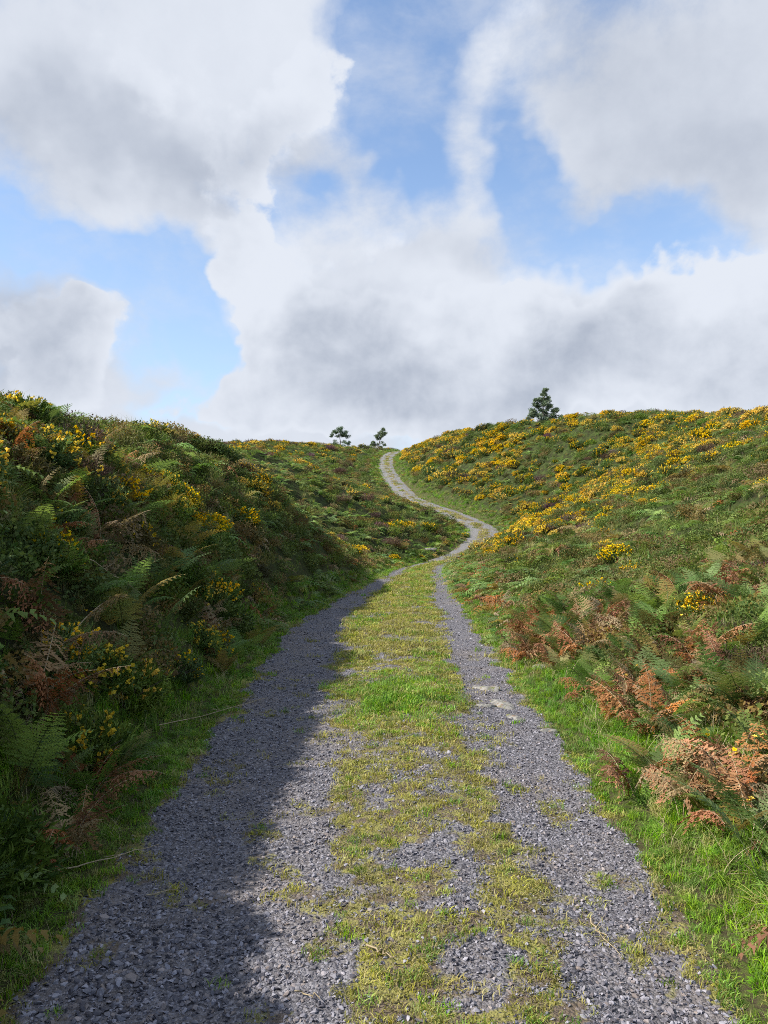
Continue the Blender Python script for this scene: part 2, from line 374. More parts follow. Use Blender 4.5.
def frond_mesh(dead, seed):
    r = np.random.default_rng(seed); mb = MB(); mb.stalk = MB()
    if dead: frond(mb, r.uniform(.36, .5), r.uniform(.16, .34), 0, r.uniform(66, 88), r.uniform(50, 130), 12, 9, r.uniform(.3, .8), r.uniform(.25, .95), .42, roll=r.uniform(-.8, .8), r=r)
    else: frond(mb, r.uniform(.42, .58), r.uniform(.15, .30), 0, r.uniform(66, 80), r.uniform(50, 80), 12, 10, r.uniform(0, .12), r.uniform(.2, .9), .38, roll=r.uniform(-.35, .35), r=r)
    return mb.mesh('dead_frond' if dead else 'frond', M['dead'] if dead else M['fern']), mb.stalk.mesh('stalk', M['straw'] if dead else M['stem'])
GREEN_FRONDS = [frond_mesh(False, 100 + i) for i in range(7)]
DEAD_FRONDS = [frond_mesh(True, 200 + i) for i in range(6)]
def fern_mesh(dead, seed, lod=False):
    r = np.random.default_rng(seed); mb = MB(); k = r.integers(4, 7)
    for i in range(k):
        az = i * 2 * math.pi / k + r.uniform(-.5, .5)
        b = (r.uniform(-.08, .08), r.uniform(-.08, .08), -.03)
        if dead: frond(mb, r.uniform(.32, .5), r.uniform(.14, .32), az, r.uniform(58, 88), r.uniform(45, 130), 11, 8, r.uniform(.3, .8), r.uniform(.1, .95), .42, b, r.uniform(-.8, .8), r)
        else: frond(mb, r.uniform(.42, .7), r.uniform(.12, .35), az, r.uniform(55, 82), r.uniform(45, 80), 12, 9, r.uniform(0, .1), r.uniform(.1, .9), .38, b, r.uniform(-.4, .4), r)
    return mb.mesh('dead_bracken' if dead else 'bracken_fern', M['dead'] if dead else M['fern'])
FAR_FERNS = []
def far_fern(dead, seed):
    r = np.random.default_rng(seed); mb = MB(); k = r.integers(5, 8)
    for i in range(k):
        az = i * 2 * math.pi / k + r.uniform(-.5, .5); f0 = np.array([math.cos(az), math.sin(az), 0]); sd = np.array([-math.sin(az), math.cos(az), 0]); L = r.uniform(.45, .75) * (.8 if dead else 1)
        t = np.linspace(0, 1, 8)[:, None]; el = r.uniform(.5, .85); tn = r.uniform(0, 1)
        P = f0 * L * (t * .5 + .4 * t ** 2) + np.array([0, 0, 1]) * L * (el * t * 1.3 - (.75 + .5 * dead) * t ** 2.4)
        T = np.gradient(P, axis=0); T /= np.linalg.norm(T, axis=1, keepdims=True)
        for u in np.linspace(.28, .97, 9):
            q = u * 7; a = min(int(q), 6); c = P[a] * (1 - q + a) + P[a + 1] * (q - a); f = T[a]
            pl = L * .36 * (1.05 - u) ** .7 * (.8 if dead else 1)
            for sg in (-1, 1):
                d = unit(sd * sg + f * (.35 + r.normal(0, .15 + .3 * dead)) + np.array([0, 0, r.normal(0, .12 + .3 * dead)])); w_ = L * .030
                m1 = c + d * pl * .5 + [0, 0, .01]; e1 = c + d * pl - [0, 0, pl * (.25 + .5 * dead)]
                mb.add([c - f * w_ * .7, m1 - f * w_, e1, m1 + f * w_, c + f * w_ * .7], [[0, 1, 2, 3, 4]], np.clip(tn + r.normal(0, .15), 0, 1))
        ribbon(mb, P, np.linspace(.006, .002, 8), sd, tn * .7)
    return mb.mesh('far_fern', M['dead'] if dead else M['fern'])
FAR_FERNS = [far_fern(False, 330 + i) for i in range(6)]; FAR_DEADS = [far_fern(True, 340 + i) for i in range(4)]
FERNS = [fern_mesh(False, 300 + i) for i in range(6)]
DEADS = [fern_mesh(True, 400 + i) for i in range(5)]

def dirs(r, n, zmin=-.1):
    z = r.uniform(zmin, 1, n) ** 1; a = r.uniform(0, 2 * np.pi, n); h = np.sqrt(np.maximum(0, 1 - z * z))
    return np.stack([h * np.cos(a), h * np.sin(a), z], 1)
def gorse_meshes(seed, flowers, nsh=300):
    """a low rounded spiny bush about 1 m across; second mesh holds its flowers"""
    r = np.random.default_rng(seed); mb = MB(); fb = MB()
    D = dirs(r, nsh); lob = r.uniform(.65, 1.05, 8); lobd = dirs(r, 8, .1)
    for d in D:
        w = 1 - .5 * np.min(1 - lobd @ d) ; k = np.argmax(lobd @ d)
        rad = .5 * (lob[k] * .5 + .5 * w) * r.uniform(.7, 1.03); tip = np.array([d[0] * rad, d[1] * rad, max(0, d[2]) * rad * .8 + .02])
        ax = unit(tip * [1, 1, 1] + [0, 0, .15]); ln = r.uniform(.12, .2); b = tip - ax * ln
        tone = r.uniform(.0, 1.0)
        sd = unit(np.cross(ax, r.normal(0, 1, 3)))
        ribbon(mb, [b, tip], [.006, .002], sd, tone * .6)
        m_ = 9; w_ = r.uniform(.1, 1, m_); o = b + ax * (ln * w_)[:, None]
        e = ax * .7 + r.normal(0, .6, (m_, 3)); e /= np.linalg.norm(e, axis=1, keepdims=True)
        s2 = np.cross(e, r.normal(0, 1, (m_, 3))); s2 /= np.linalg.norm(s2, axis=1, keepdims=True); l2 = r.uniform(.035, .065, m_)[:, None]
        V = np.stack([o - s2 * .009, o + s2 * .009, o + e * l2], 1)
        mb.add(V.reshape(-1, 3), np.arange(m_ * 3).reshape(m_, 3), tone)
        # flowers sit in clumps where this lobe is in bloom
        fl = flowers * (1.8 if (k % 3) else .35)
        if r.uniform() < fl * (.35 + .65 * max(0, d[2])):
            q = r.integers(4, 9); w3 = r.uniform(.45, 1.08, q); c = b + ax * (ln * w3)[:, None] + r.normal(0, .014, (q, 3))
            s3 = r.normal(0, 1, (q, 3)); s3 /= np.linalg.norm(s3, axis=1, keepdims=True); t3 = np.cross(s3, r.normal(0, 1, (q, 3))); t3 /= np.linalg.norm(t3, axis=1, keepdims=True)
            z3 = r.uniform(.015, .027, q)[:, None]
            V = np.stack([c - s3 * z3, c - t3 * z3 * .8, c + s3 * z3, c + t3 * z3 * .8], 1)
            fb.add(V.reshape(-1, 3), np.arange(q * 4).reshape(q, 4), r.uniform(0, 1))
            n3 = np.cross(s3, t3); V = np.stack([c - s3 * z3, c - n3 * z3 * .8, c + s3 * z3, c + n3 * z3 * .8], 1)
            fb.add(V.reshape(-1, 3), np.arange(q * 4).reshape(q, 4), r.uniform(0, 1))
    sb = MB()
    for i in range(9):
        d = dirs(r, 1, .2)[0]; tube(sb, [np.zeros(3), d * [.2, .2, .2], d * [.38, .38, .34]], [.012, .008, .003], .1, 4)
    return mb.mesh('gorse_bush', M['gorse']), (fb.mesh('flowers', M['gorse_flower']) if fb.n else None), sb.mesh('stem', M['bark'])
GORSE = [gorse_meshes(500 + i, f) for i, f in enumerate([.75, 1.0, .4, .25, .12, .0, .6, .06])]
def merged(a, b, name):
    """one mesh with a bush and its flowers, for the far-off mass"""
    bm = bmesh.new(); bm.from_mesh(a); nf = len(bm.faces)
    if b:
        bm.from_mesh(b); bm.faces.ensure_lookup_table()
        for f in bm.faces[nf:]: f.material_index = 1
    me = bpy.data.meshes.new(name); bm.to_mesh(me); bm.free(); me.materials.append(M['gorse']); me.materials.append(M['gorse_flower']); return me
GORSE_FAR = [merged(a, b, 'gorse_mass') for a, b, c_ in GORSE]

def heather_mesh(seed, bloom=.3):
    r = np.random.default_rng(seed); mb = MB()
    D = dirs(r, 260, .0)
    for d in D:
        rad = r.uniform(.3, .5); b = np.array([d[0] * rad * .55, d[1] * rad * .55, d[2] * rad * .25]); ax = unit(d * .7 + [0, 0, .8] + r.normal(0, .15, 3)); ln = r.uniform(.12, .24)
        tone = r.uniform(0, 1); sd = unit(np.cross(ax, r.normal(0, 1, 3))); ribbon(mb, [b, b + ax * ln], [.003, .001], sd, tone)
        m_ = 10; w_ = r.uniform(.2, 1, m_); o = b + ax * (ln * w_)[:, None]; e = ax + r.normal(0, .7, (m_, 3)); e /= np.linalg.norm(e, axis=1, keepdims=True)
        s2 = np.cross(e, r.normal(0, 1, (m_, 3))); s2 /= np.linalg.norm(s2, axis=1, keepdims=True); l2 = .028
        V = np.stack([o - s2 * .006, o + s2 * .006, o + e * l2], 1); mb.add(V.reshape(-1, 3), np.arange(m_ * 3).reshape(m_, 3), tone)
    return mb.mesh('heather_bush', M['heather'])
HEATHER = [heather_mesh(600 + i) for i in range(3)]

def grass_mesh(seed, mat, nb=34, h=(.10, .22), wid=.0028, spread=.06, flop=.6, seeds=0):
    r = np.random.default_rng(seed); mb = MB()
    for i in range(nb):
        a = r.uniform(0, 2 * np.pi); b = np.array([math.cos(a), math.sin(a), 0]) * spread * math.sqrt(r.uniform()); hh = r.uniform(*h)
        o = r.uniform(0, 2 * np.pi); od = np.array([math.cos(o), math.sin(o), 0]); fl = r.uniform(.15, flop) * hh * 1.3
        k = 5; t = np.linspace(0, 1, k); P = b + od * (fl * t ** 1.8)[:, None] + np.array([0, 0, 1]) * (hh * (t - .35 * (fl / hh) * t ** 2.5))[:, None]
        P[0][2] -= .02
        w = wid * r.uniform(.7, 1.3) * np.array([1, 1, .85, .6, .12]); sd = np.array([-od[1], od[0], 0])
        tn = np.clip(r.uniform(0, 1), 0, 1)
        ribbon(mb, P, w, sd, tn)
    return mb.mesh('grass_tuft', mat)
VERGE = [grass_mesh(700 + i, M['grass'], 44, (.03, .13), .0028, .075, 1.1) for i in range(4)]
TURF = [grass_mesh(720 + i, M['turf'], 26, (.008, .028), .0019, .06, 1.2) for i in range(4)]
TURFG = [grass_mesh(725 + i, M['grass'], 34, (.012, .05), .0020, .06, 1.0) for i in range(3)]
def weed_mesh(seed):
    r = np.random.default_rng(seed); mb = MB()
    for i in range(9):
        a = i * .7 + r.uniform(-.2, .2); o = np.array([math.cos(a), math.sin(a), 0]); L = r.uniform(.05, .11); t = np.linspace(0, 1, 6)
        P = o * (L * t)[:, None] + np.array([0, 0, 1]) * (L * (.75 * t - .7 * t ** 2))[:, None]; ribbon(mb, P, np.array([.12, .6, 1, .95, .6, .05]) * L * .2, [-o[1], o[0], 0], r.uniform(.1, .7))
    return mb.mesh('weed', M['grass'])
WEEDS = [weed_mesh(760 + i) for i in range(3)]
ROUGH = [grass_mesh(740 + i, M['rough'], 46, (.18, .5), .0048, .12, .9) for i in range(4)]
STRAWG = [grass_mesh(750 + i, M['straw'], 10, (.10, .3), .0016, .10, 1.1) for i in range(2)]

def under_mesh(seed, n=420):
    r = np.random.default_rng(seed); mb = MB()
    P = r.uniform(-1, 1, (n * 2, 3)); P = P[(P ** 2).sum(1) < 1][:n]; P = P * [.42, .42, .2] + [0, 0, .2]
    n = len(P); e = r.normal(0, 1, (n, 3)) + [0, 0, .5]; e /= np.linalg.norm(e, axis=1, keepdims=True); s = np.cross(e, r.normal(0, 1, (n, 3))); s /= np.linalg.norm(s, axis=1, keepdims=True)
    l = r.uniform(.03, .07, n)[:, None]; w = l * .34
    V = np.stack([P, P + e * l * .5 + s * w, P + e * l, P + e * l * .5 - s * w], 1)
    mb.add(V.reshape(-1, 3), np.arange(n * 4).reshape(n, 4), np.repeat(r.uniform(0, 1, n), 4))
    for i in range(16):
        a = r.uniform(0, 6.28); d = np.array([math.cos(a) * .35, math.sin(a) * .35, r.uniform(.15, .4)]); tube(mb, [[0, 0, 0], d * .5, d], [.005, .004, .0015], .9, 3)
    return mb.mesh('undergrowth', M['under'])
UNDER = [under_mesh(800 + i) for i in range(4)]

def chip_mesh(seed, flat=.45, mat=None):
    r = np.random.default_rng(seed); bm = bmesh.new()
    for _ in range(11):
        p = r.normal(0, 1, 3); p = p / np.linalg.norm(p) * r.uniform(.75, 1); bm.verts.new((p[0] * .5, p[1] * .38, p[2] * .5 * flat))
    bmesh.ops.convex_hull(bm, input=bm.verts)
    for v in [v for v in bm.verts if not v.link_faces]: bm.verts.remove(v)
    me = bpy.data.meshes.new('stone_chip'); bm.to_mesh(me); bm.free(); me.materials.append(mat or M['chip']); return me
CHIPS = [chip_mesh(900 + i, f) for i, f in enumerate([.4, .5, .35, .6, .45, .3, .5])]

# ------------------------------------------------------------------ uncountable cover: one object, points that carry tufts
def stuff(name, meshes, xyz, rot, scl, idx, label, cat):
    col = bpy.data.collections.new(name + '_kinds')
    for i, me in enumerate(meshes):
        o = bpy.data.objects.new('%s_kind_%02d' % (name, i), me); col.objects.link(o)
    n = len(xyz); me = bpy.data.meshes.new(name); me.vertices.add(n); me.vertices.foreach_set('co', np.asarray(xyz, np.float32).ravel())
    for nm, ty, arr, key in (('rot', 'FLOAT_VECTOR', rot, 'vector'), ('scl', 'FLOAT_VECTOR', scl, 'vector'), ('pick', 'INT', idx, 'value')):
        a = me.attributes.new(nm, ty, 'POINT'); a.data.foreach_set(key, np.asarray(arr, np.int32 if ty == 'INT' else np.float32).ravel())
    o = obj(name, me); ng = bpy.data.node_groups.new(name, 'GeometryNodeTree')
    ng.interface.new_socket('Geometry', in_out='INPUT', socket_type='NodeSocketGeometry'); ng.interface.new_socket('Geometry', in_out='OUTPUT', socket_type='NodeSocketGeometry')
    gi = ng.nodes.new('NodeGroupInput'); gout = ng.nodes.new('NodeGroupOutput'); ip = ng.nodes.new('GeometryNodeInstanceOnPoints'); ci = ng.nodes.new('GeometryNodeCollectionInfo')
    ci.inputs['Collection'].default_value = col; ci.inputs['Separate Children'].default_value = True; ci.inputs['Reset Children'].default_value = True
    L = ng.links.new; L(gi.outputs[0], ip.inputs['Points']); L(ci.outputs[0], ip.inputs['Instance']); ip.inputs['Pick Instance'].default_value = True
    def na(nm, ty):
        x = ng.nodes.new('GeometryNodeInputNamedAttribute'); x.data_type = ty; x.inputs['Name'].default_value = nm; return x.outputs['Attribute']
    L(na('pick', 'INT'), ip.inputs['Instance Index']); L(na('scl', 'FLOAT_VECTOR'), ip.inputs['Scale'])
    er = ng.nodes.new('FunctionNodeEulerToRotation'); L(na('rot', 'FLOAT_VECTOR'), er.inputs[0]); L(er.outputs[0], ip.inputs['Rotation'])
    L(ip.outputs[0], gout.inputs[0])
    md = o.modifiers.new('scatter', 'NODES'); md.node_group = ng
    return tag(o, label, cat, kind='stuff')

# visible-from-the-path test, with a margin so that a step aside still finds cover
def seen(x, y, h=1.0):
    ok = np.ones(len(x), bool); zt = ground_base(x, y) + h
    for eye in ((-1.0, 0.), (0., 0.), (1.0, 0.)):
        blocked = np.zeros(len(x), bool)
        for f in np.linspace(.12, .96, 34):
            X = eye[0] + (x - eye[0]) * f; Y = eye[1] + (y - eye[1]) * f
            blocked |= ground_base(X, Y) + .1 > CH + (zt - CH) * f
        ok = ok & blocked if eye[0] == -1.0 else ok & blocked
    return ~ok
def sample(n, y0, y1, x0f, x1f):
    """n points, y0..y1, x between two functions of y"""
    y = rng.uniform(y0, y1, n); a = x0f(y); b = x1f(y); x = a + (b - a) * rng.uniform(0, 1, n)
    return x, y
def wedge(n, y0, y1, xa, xb, m=.56, pad=1.2):
    """area-uniform points in the wedge that the photo covers, between y0 and y1"""
    w0 = m * y0 + pad; w1 = m * y1 + pad; y = rng.uniform(0, 1, n)
    y = y0 + (y1 - y0) * ((-w0 + np.sqrt(w0 ** 2 + (w1 ** 2 - w0 ** 2) * y)) / (w1 - w0))
    x = rng.uniform(-1, 1, n) * (m * y + pad); k = (x > xa) & (x < xb); return x[k], y[k]
def eul(n, tilt=.15): return np.stack([rng.normal(0, tilt, n), rng.normal(0, tilt, n), rng.uniform(0, 6.283, n)], 1)
def scl3(s): return np.stack([s, s, s], 1)

# gravel chips: dense close to the viewer, thinning with distance where they drop under a pixel
P_ = []
for y0, y1, dens, s0, s1 in ((1.2, 3.2, 7200, .007, .032), (3.2, 5.2, 5000, .008, .032), (5.2, 8.5, 2700, .010, .034), (8.5, 15, 850, .015, .040), (15, 30, 200, .02, .05)):
    n = int(dens * (y1 - y0) * 3.0); y = rng.uniform(y0, y1, n); x = road_x(y) + rng.uniform(-1.05, 1.05, n) * (half_w(y) + .05)
    k = (rng.uniform(0, 1, n) > moss(x, y) * .82) & (np.abs(x) < .56 * y + .5); x, y = x[k], y[k]
    s = s0 + (s1 - s0) * rng.uniform(0, 1, len(x)) ** 3.4; P_.append((x, y, s))
x = np.concatenate([p[0] for p in P_]); y = np.concatenate([p[1] for p in P_]); s = np.concatenate([p[2] for p in P_])
big = rng.uniform(0, 1, len(x)) < .008 ; s = np.where(big, s * 1.5 + .006, s)
# the bottom left corner of the track has the largest pieces
s = s * (1 + .35 * np.exp(-((x + .9) / .35) ** 2 - ((y - 2.5) / .6) ** 2))
stuff('gravel', CHIPS, np.stack([x, y, path_z(x, y) + s * .1 - .07 * sstep(-.1, .16, np.abs(lat(x, y)) - half_w(y))], 1), eul(len(x), .42), np.stack([s, s, s * 1.0], 1), rng.integers(0, len(CHIPS), len(x)),
      'loose blue grey slate chips covering the two wheel tracks', 'gravel')
print('chips', len(x))

# turf on the track
P_ = []
for y0, y1, dens, sc in ((1.2, 4.5, 1100, .8), (4.5, 9, 750, 1.05), (9, 18, 260, 1.7), (18, 34, 90, 2.6), (34, 100, 14, 4)):
    n = int(dens * (y1 - y0) * 3.2); y = rng.uniform(y0, y1, n); x = road_x(y) + rng.uniform(-1.02, 1.02, n) * half_w(y)
    m_ = moss(x, y); k = rng.uniform(0, 1, n) < m_ ** 1.3 * (.42 if y0 < 4 else .6 if y0 < 9 else .75 if y0 < 34 else .5); x, y = x[k], y[k]; P_.append((x, y, sc * rng.uniform(.6, 1.3, len(x))))
x = np.concatenate([p[0] for p in P_]); y = np.concatenate([p[1] for p in P_]); s = np.concatenate([p[2] for p in P_])
s = np.minimum(s, 1.2 + .11 * y)
lush = np.exp(-((lat(x, y) - .15 + .25 * (fbm(x * 2, y * 2, 88, 3) - .5)) / .45) ** 2 - ((y - 6.9) / 1.0) ** 2)
gr = (rng.uniform(0, 1, len(x)) < np.maximum(np.where(lat(x, y) < 0, .85, .7) * sstep(-.30, -.02, np.abs(lat(x, y)) - half_w(y)), np.maximum(lush * .95, .05 + .25 * sstep(.52, .62, fbm(x * 1.6, y * 1.6, 55, 3))))) 
idx = np.where(gr, 4 + rng.integers(0, 3, len(x)), rng.integers(0, 4, len(x)))
stuff('track_turf', TURF + TURFG, np.stack([x, y, path_z(x, y)], 1), eul(len(x), .15), scl3(s * np.where(gr, .8 + .5 * lush, 1)), idx, 'short yellow green turf and moss along the middle of the track', 'grass')
print('turf', len(x))

# verge grass on both sides
P_ = []
for y0, y1, dens, sc in ((1.0, 6, 760, .95), (6, 14, 330, 1.1), (14, 35, 90, 1.5), (35, 105, 20, 2.0)):
    for sg in (-1, 1):
        wv = (.55 if sg < 0 else (1.5 if y0 < 6 else (.8 if y0 < 14 else .3))) if y0 < 35 else 1.0
        n = int(dens * (y1 - y0) * wv); y = rng.uniform(y0, y1, n); u = rng.uniform(-.16, wv, n)
        x = road_x(y) + sg * (half_w(y) + u); k = (rng.uniform(0, 1, n) < sstep(-.18, .12, u + .15 * (fbm(x * 2, y * 2, 77, 3) - .5)) * (1 - .5 * sstep(.7, 1.15, u)))
        x, y, u = x[k], y[k], u[k]; P_.append((x, y, sc * rng.uniform(.55, 1.25, len(x)) * (.35 + .5 * sstep(-.1, .45, u))))
x = np.concatenate([p[0] for p in P_]); y = np.concatenate([p[1] for p in P_]); s = np.concatenate([p[2] for p in P_])
st = rng.uniform(0, 1, len(x)) < .05
stuff('verge_grass', VERGE + STRAWG + WEEDS, np.stack([x, y, ground_z(x, y) - .005 - .03 * (np.abs(lat(x, y)) < half_w(y))], 1), eul(len(x), .2), scl3(s), np.where(st, 4 + rng.integers(0, 2, len(x)), np.where(rng.uniform(0, 1, len(x)) < .05, 6 + rng.integers(0, 3, len(x)), rng.integers(0, 4, len(x)))),
      'bright green grass verges on both sides of the track', 'grass')
print('verge', len(x))

# rough grass and low undergrowth over the banks and hillsides
def bank(n, y0, y1, umin=.45, h=1.0):
    x, y = wedge(n, y0, y1, -90, 90); u = np.abs(lat(x, y)) - half_w(y); k = (u > umin) & seen(x, y, h); return x[k], y[k], u[k]
P_ = []
for y0, y1, dens, sc in ((-1, 7, 44, .6), (7, 15, 28, .62), (15, 32, 13, .62), (32, 60, 3.2, .7), (60, 125, 1.5, .85)):
    a = (y1 - y0) * (.56 * (y0 + y1) + 2.4); x, y, u = bank(int(dens * a), y0, y1, .3)
    P_.append((x, y, sc * rng.uniform(.6, 1.2, len(x)) * (.45 + .55 * sstep(.4, 1.6, u))))
x = np.concatenate([p[0] for p in P_]); y = np.concatenate([p[1] for p in P_]); s = np.concatenate([p[2] for p in P_])
stuff('rough_grass', ROUGH + STRAWG, np.stack([x, y, ground_z(x, y) - .02], 1), eul(len(x), .2), scl3(s), rng.choice(6, len(x), p=[.23, .23, .23, .23, .04, .04]),
      'long rough grass growing between the ferns and gorse', 'grass')
print('rough', len(x))
P_ = []
for y0, y1, dens, sc in ((-1, 7, 18, .62), (7, 15, 16, .66), (15, 32, 9, .72), (32, 60, 1.3, 1.0), (60, 125, .7, 1.2)):
    a = (y1 - y0) * (.56 * (y0 + y1) + 2.4); x, y, u = bank(int(dens * a), y0, y1, .5); k = ((lat(x, y) < 0) & (u < 4.5)) | ((u > .8) & (rng.uniform(0, 1, len(x)) < .6)); x, y, u = x[k], y[k], u[k]
    P_.append((x, y, sc * rng.uniform(.6, 1.2, len(x))))
x = np.concatenate([p[0] for p in P_]); y = np.concatenate([p[1] for p in P_]); s = np.concatenate([p[2] for p in P_])
stuff('undergrowth', UNDER, np.stack([x, y, ground_z(x, y) - .05], 1), eul(len(x), .2), scl3(s), rng.integers(0, 4, len(x)), 'dark leafy undergrowth filling the banks between the ferns', 'undergrowth')
print('under', len(x))

# ------------------------------------------------------------------ countable plants
def zone(x, y):
    s = float(lat(x, y)); left = s < 0
    if left:
        if y < 5: return 'on the left bank in the bottom corner'
        if y < 12: return 'on the shaded left bank'
        if y < 30: return 'on the left bank before the bend'
        if y < 60: return 'on the slope left of the winding track'
        return 'below the small skyline trees'
    if y < 6: return 'on the near right verge'
    if y < 14: return 'on the right bank'
    if y < 28: return 'low on the right hillside'
    if y < 48: return 'midway up the right hillside'
    return 'near the right hilltop'
def pxof(x, y, z=0): return CX + F * x / y, HY - F * (z - CH) / y
PLACED = {}
def scatter(kind, bands, noise_f, hmin):
    out = []
    for y0, y1, dens, sc in bands:
        a = (y1 - y0) * (.56 * (y0 + y1) + 2.4); x, y, u = bank(int(dens * a), y0, y1, hmin, 1.0)
        k = rng.uniform(0, 1, len(x)) < noise_f(x, y, u); x, y, u = x[k], y[k], u[k]
        out.append(np.stack([x, y, sc * rng.uniform(.55, 1.3, len(x)), rng.uniform(0, 6.283, len(x))], 1))
    return np.concatenate(out)
def split(P, n):
    """the n that show largest, and the rest"""
    px = CX + F * P[:, 0] / np.maximum(P[:, 1], .5); inside = (P[:, 1] > 1.5) & (px > -10) & (px < 778)
    size = np.where(inside, P[:, 2] / np.maximum(P[:, 1], .5), 0); o = np.argsort(-size); n = min(n, int(inside.sum())); return P[o[:n]], P[o[n:]]
def mass(name, meshes, P, label, cat, sink=.04, ztilt=.12, pick=None):
    z = ground_z(P[:, 0], P[:, 1]) - sink; stuff(name, meshes, np.stack([P[:, 0], P[:, 1], z], 1), np.stack([rng.normal(0, ztilt, len(P)), rng.normal(0, ztilt, len(P)), P[:, 3]], 1), scl3(P[:, 2]), rng.integers(0, len(meshes), len(P)) if pick is None else pick, label, cat)

gpatch = lambda x, y: fbm(x * .28 + 3, y * .28, 61, 3)
isR = lambda x, y: lat(x, y) > 0
# green bracken
def f_fern(x, y, u):
    g_ = gpatch(x, y); far = sstep(16, 26, y)
    near = np.where(isR(x, y), .85 * sstep(.10, .35, u), .95 * sstep(.08, .25, u))
    hill = .35 + .45 * sstep(.62, .42, g_)
    return near * (1 - far) + hill * far
FP = scatter('fern', ((0, 6, 9.0, .6), (6, 14, 8.0, .68), (14, 26, 4.2, .78), (26, 50, 6, .7), (50, 120, 2.6, .85)), f_fern, .14)
# dead bracken
def f_dead(x, y, u):
    u_ = sstep(.10, .3, u); d = sstep(.45, .62, fbm(x * .6, y * .6, 71, 3)); far = sstep(22, 34, y)
    d = np.maximum(d, .85 * isR(x, y) * sstep(5, 9, y) * sstep(22, 16, y)); return ((.35 + .65 * d) * (1 - far) + .18 * far) * np.where(isR(x, y), u_, 1)
DP = scatter('dead', ((0, 6, 3.0, .62), (6, 14, 3.2, .68), (14, 30, 1.8, .75), (30, 70, .5, .85)), f_dead, .14)
# gorse
def f_gorse(x, y, u):
    g_ = gpatch(x, y); r_ = isR(x, y)
    nearR = .10 * (y < 14); midR = (.12 + .88 * sstep(19, 27, y)) * (y > 13) * (.55 + .45 * sstep(.34, .52, g_ + .04))
    nearL = .95 * sstep(.9, 1.9, u) * sstep(.35, .6, g_ + .12); farL = .42 * sstep(.45, .6, g_)
    return np.where(r_, np.maximum(nearR, midR * .95), np.where(y < 32, nearL, farL))
GP = scatter('gorse', ((1, 8, 1.6, .7), (8, 16, 1.6, .8), (16, 30, 2.8, .75), (30, 60, 2.3, .95), (60, 115, 1.0, 1.35)), f_gorse, 1.2)
def f_heather(x, y, u): return .7 * sstep(.52, .66, fbm(x * .33 + 9, y * .33, 81, 3))
yn = rng.uniform(1.6, 13, 70); xn = road_x(yn) - half_w(yn) - rng.uniform(.35, 2.2, 70)
GP = np.concatenate([GP, np.stack([xn, yn, rng.uniform(.5, .95, 70), rng.uniform(0, 6, 70)], 1)])
xb = rng.uniform(-3.6, -1.75, 26); yb = rng.uniform(-1.6, 1.6, 26)
GP = np.concatenate([GP, np.stack([xb, yb, rng.uniform(.8, 1.2, 26), rng.uniform(0, 6, 26)], 1)])  # unseen bushes added beside and behind the camera to shade the track
HP = scatter('heather', ((2, 14, .9, .8), (14, 30, .8, .9), (30, 60, .6, 1.2), (60, 115, .3, 1.6)), f_heather, 1.3)
ye = rng.uniform(8, 31, 300); ue = rng.uniform(.05, 1.3, 300); xe = road_x(ye) + half_w(ye) + ue
yk = rng.uniform(3.2, 7.5, 64); xk = road_x(yk) + half_w(yk) + rng.uniform(.3, 1.5, 64)
DP = np.concatenate([DP, np.stack([xk[:34], yk[:34], rng.uniform(.5, .75, 34), rng.uniform(0, 6, 34)], 1)])
FP = np.concatenate([FP, np.stack([xk[34:], yk[34:], rng.uniform(.5, .75, 30), rng.uniform(0, 6, 30)], 1)])
yb_ = rng.uniform(30, 46, 120); ub_ = rng.uniform(.0, .9, 120); xb_ = road_x(yb_) + np.where(rng.uniform(size=120) < .5, -1, 1) * (half_w(yb_) + ub_)
GP = np.concatenate([GP, np.stack([xb_[:25], yb_[:25], rng.uniform(.35, .7, 25), rng.uniform(0, 6, 25)], 1)])
FP = np.concatenate([FP, np.stack([xb_[25:], yb_[25:], rng.uniform(.45, .85, 95), rng.uniform(0, 6, 95)], 1)])
DP = np.concatenate([DP, np.stack([xe[:170], ye[:170], rng.uniform(.55, .8, 170) * (1 + .35 * sstep(12, 20, ye[:170])), rng.uniform(0, 6, 170)], 1)])
FP = np.concatenate([FP, np.stack([xe[170:], ye[170:], rng.uniform(.55, .8, 130) * (1 + .4 * sstep(12, 20, ye[170:])), rng.uniform(0, 6, 130)], 1)])
print('fern', len(FP), 'dead', len(DP), 'gorse', len(GP), 'heather', len(HP))

def tilt_to_path(x, y, k=.12):      # bank plants lean out a little towards the open track
    s = lat(x, y); return k * (1 if s < 0 else -1)
def put(o, x, y, s, rz, sink=.04, tilt=.08):
    o.location = (x, y, float(ground_z(x, y)) - sink); o.scale = (s, s, s * random.uniform(.9, 1.1))
    o.rotation_euler = (random.gauss(0, tilt), random.gauss(0, tilt) + float(tilt_to_path(x, y)) * .8, rz)

def fern_thing(x, y, s, rz, dead, label, group=None, nf=None, half=False):
    """a fern whose fronds are parts of their own"""
    e = empty('dead_bracken' if dead else 'bracken_fern'); put(e, x, y, s, rz)
    n = nf or random.randint(4, 6)
    for i in range(n):
        d = dead or (half and i % 3 == 0)
        fm, sm = random.choice(DEAD_FRONDS if d else GREEN_FRONDS); f = obj('frond', fm, e); obj('stalk', sm, f)
        if half and d: f['label'] = 'withered brown frond'
        a = i * 2 * math.pi / n + random.uniform(-.5, .5)
        f.rotation_euler = (random.gauss(0, .12), random.gauss(.05, .2), a); f.location = (random.uniform(-.06, .06), random.uniform(-.06, .06), 0); q = random.uniform(.75, 1.1); f.scale = (q, q, q)
    return tag(e, label, 'fern', group)
def size_word(s, a, b): return 'small' if s < a else ('tall' if s > b else 'medium')

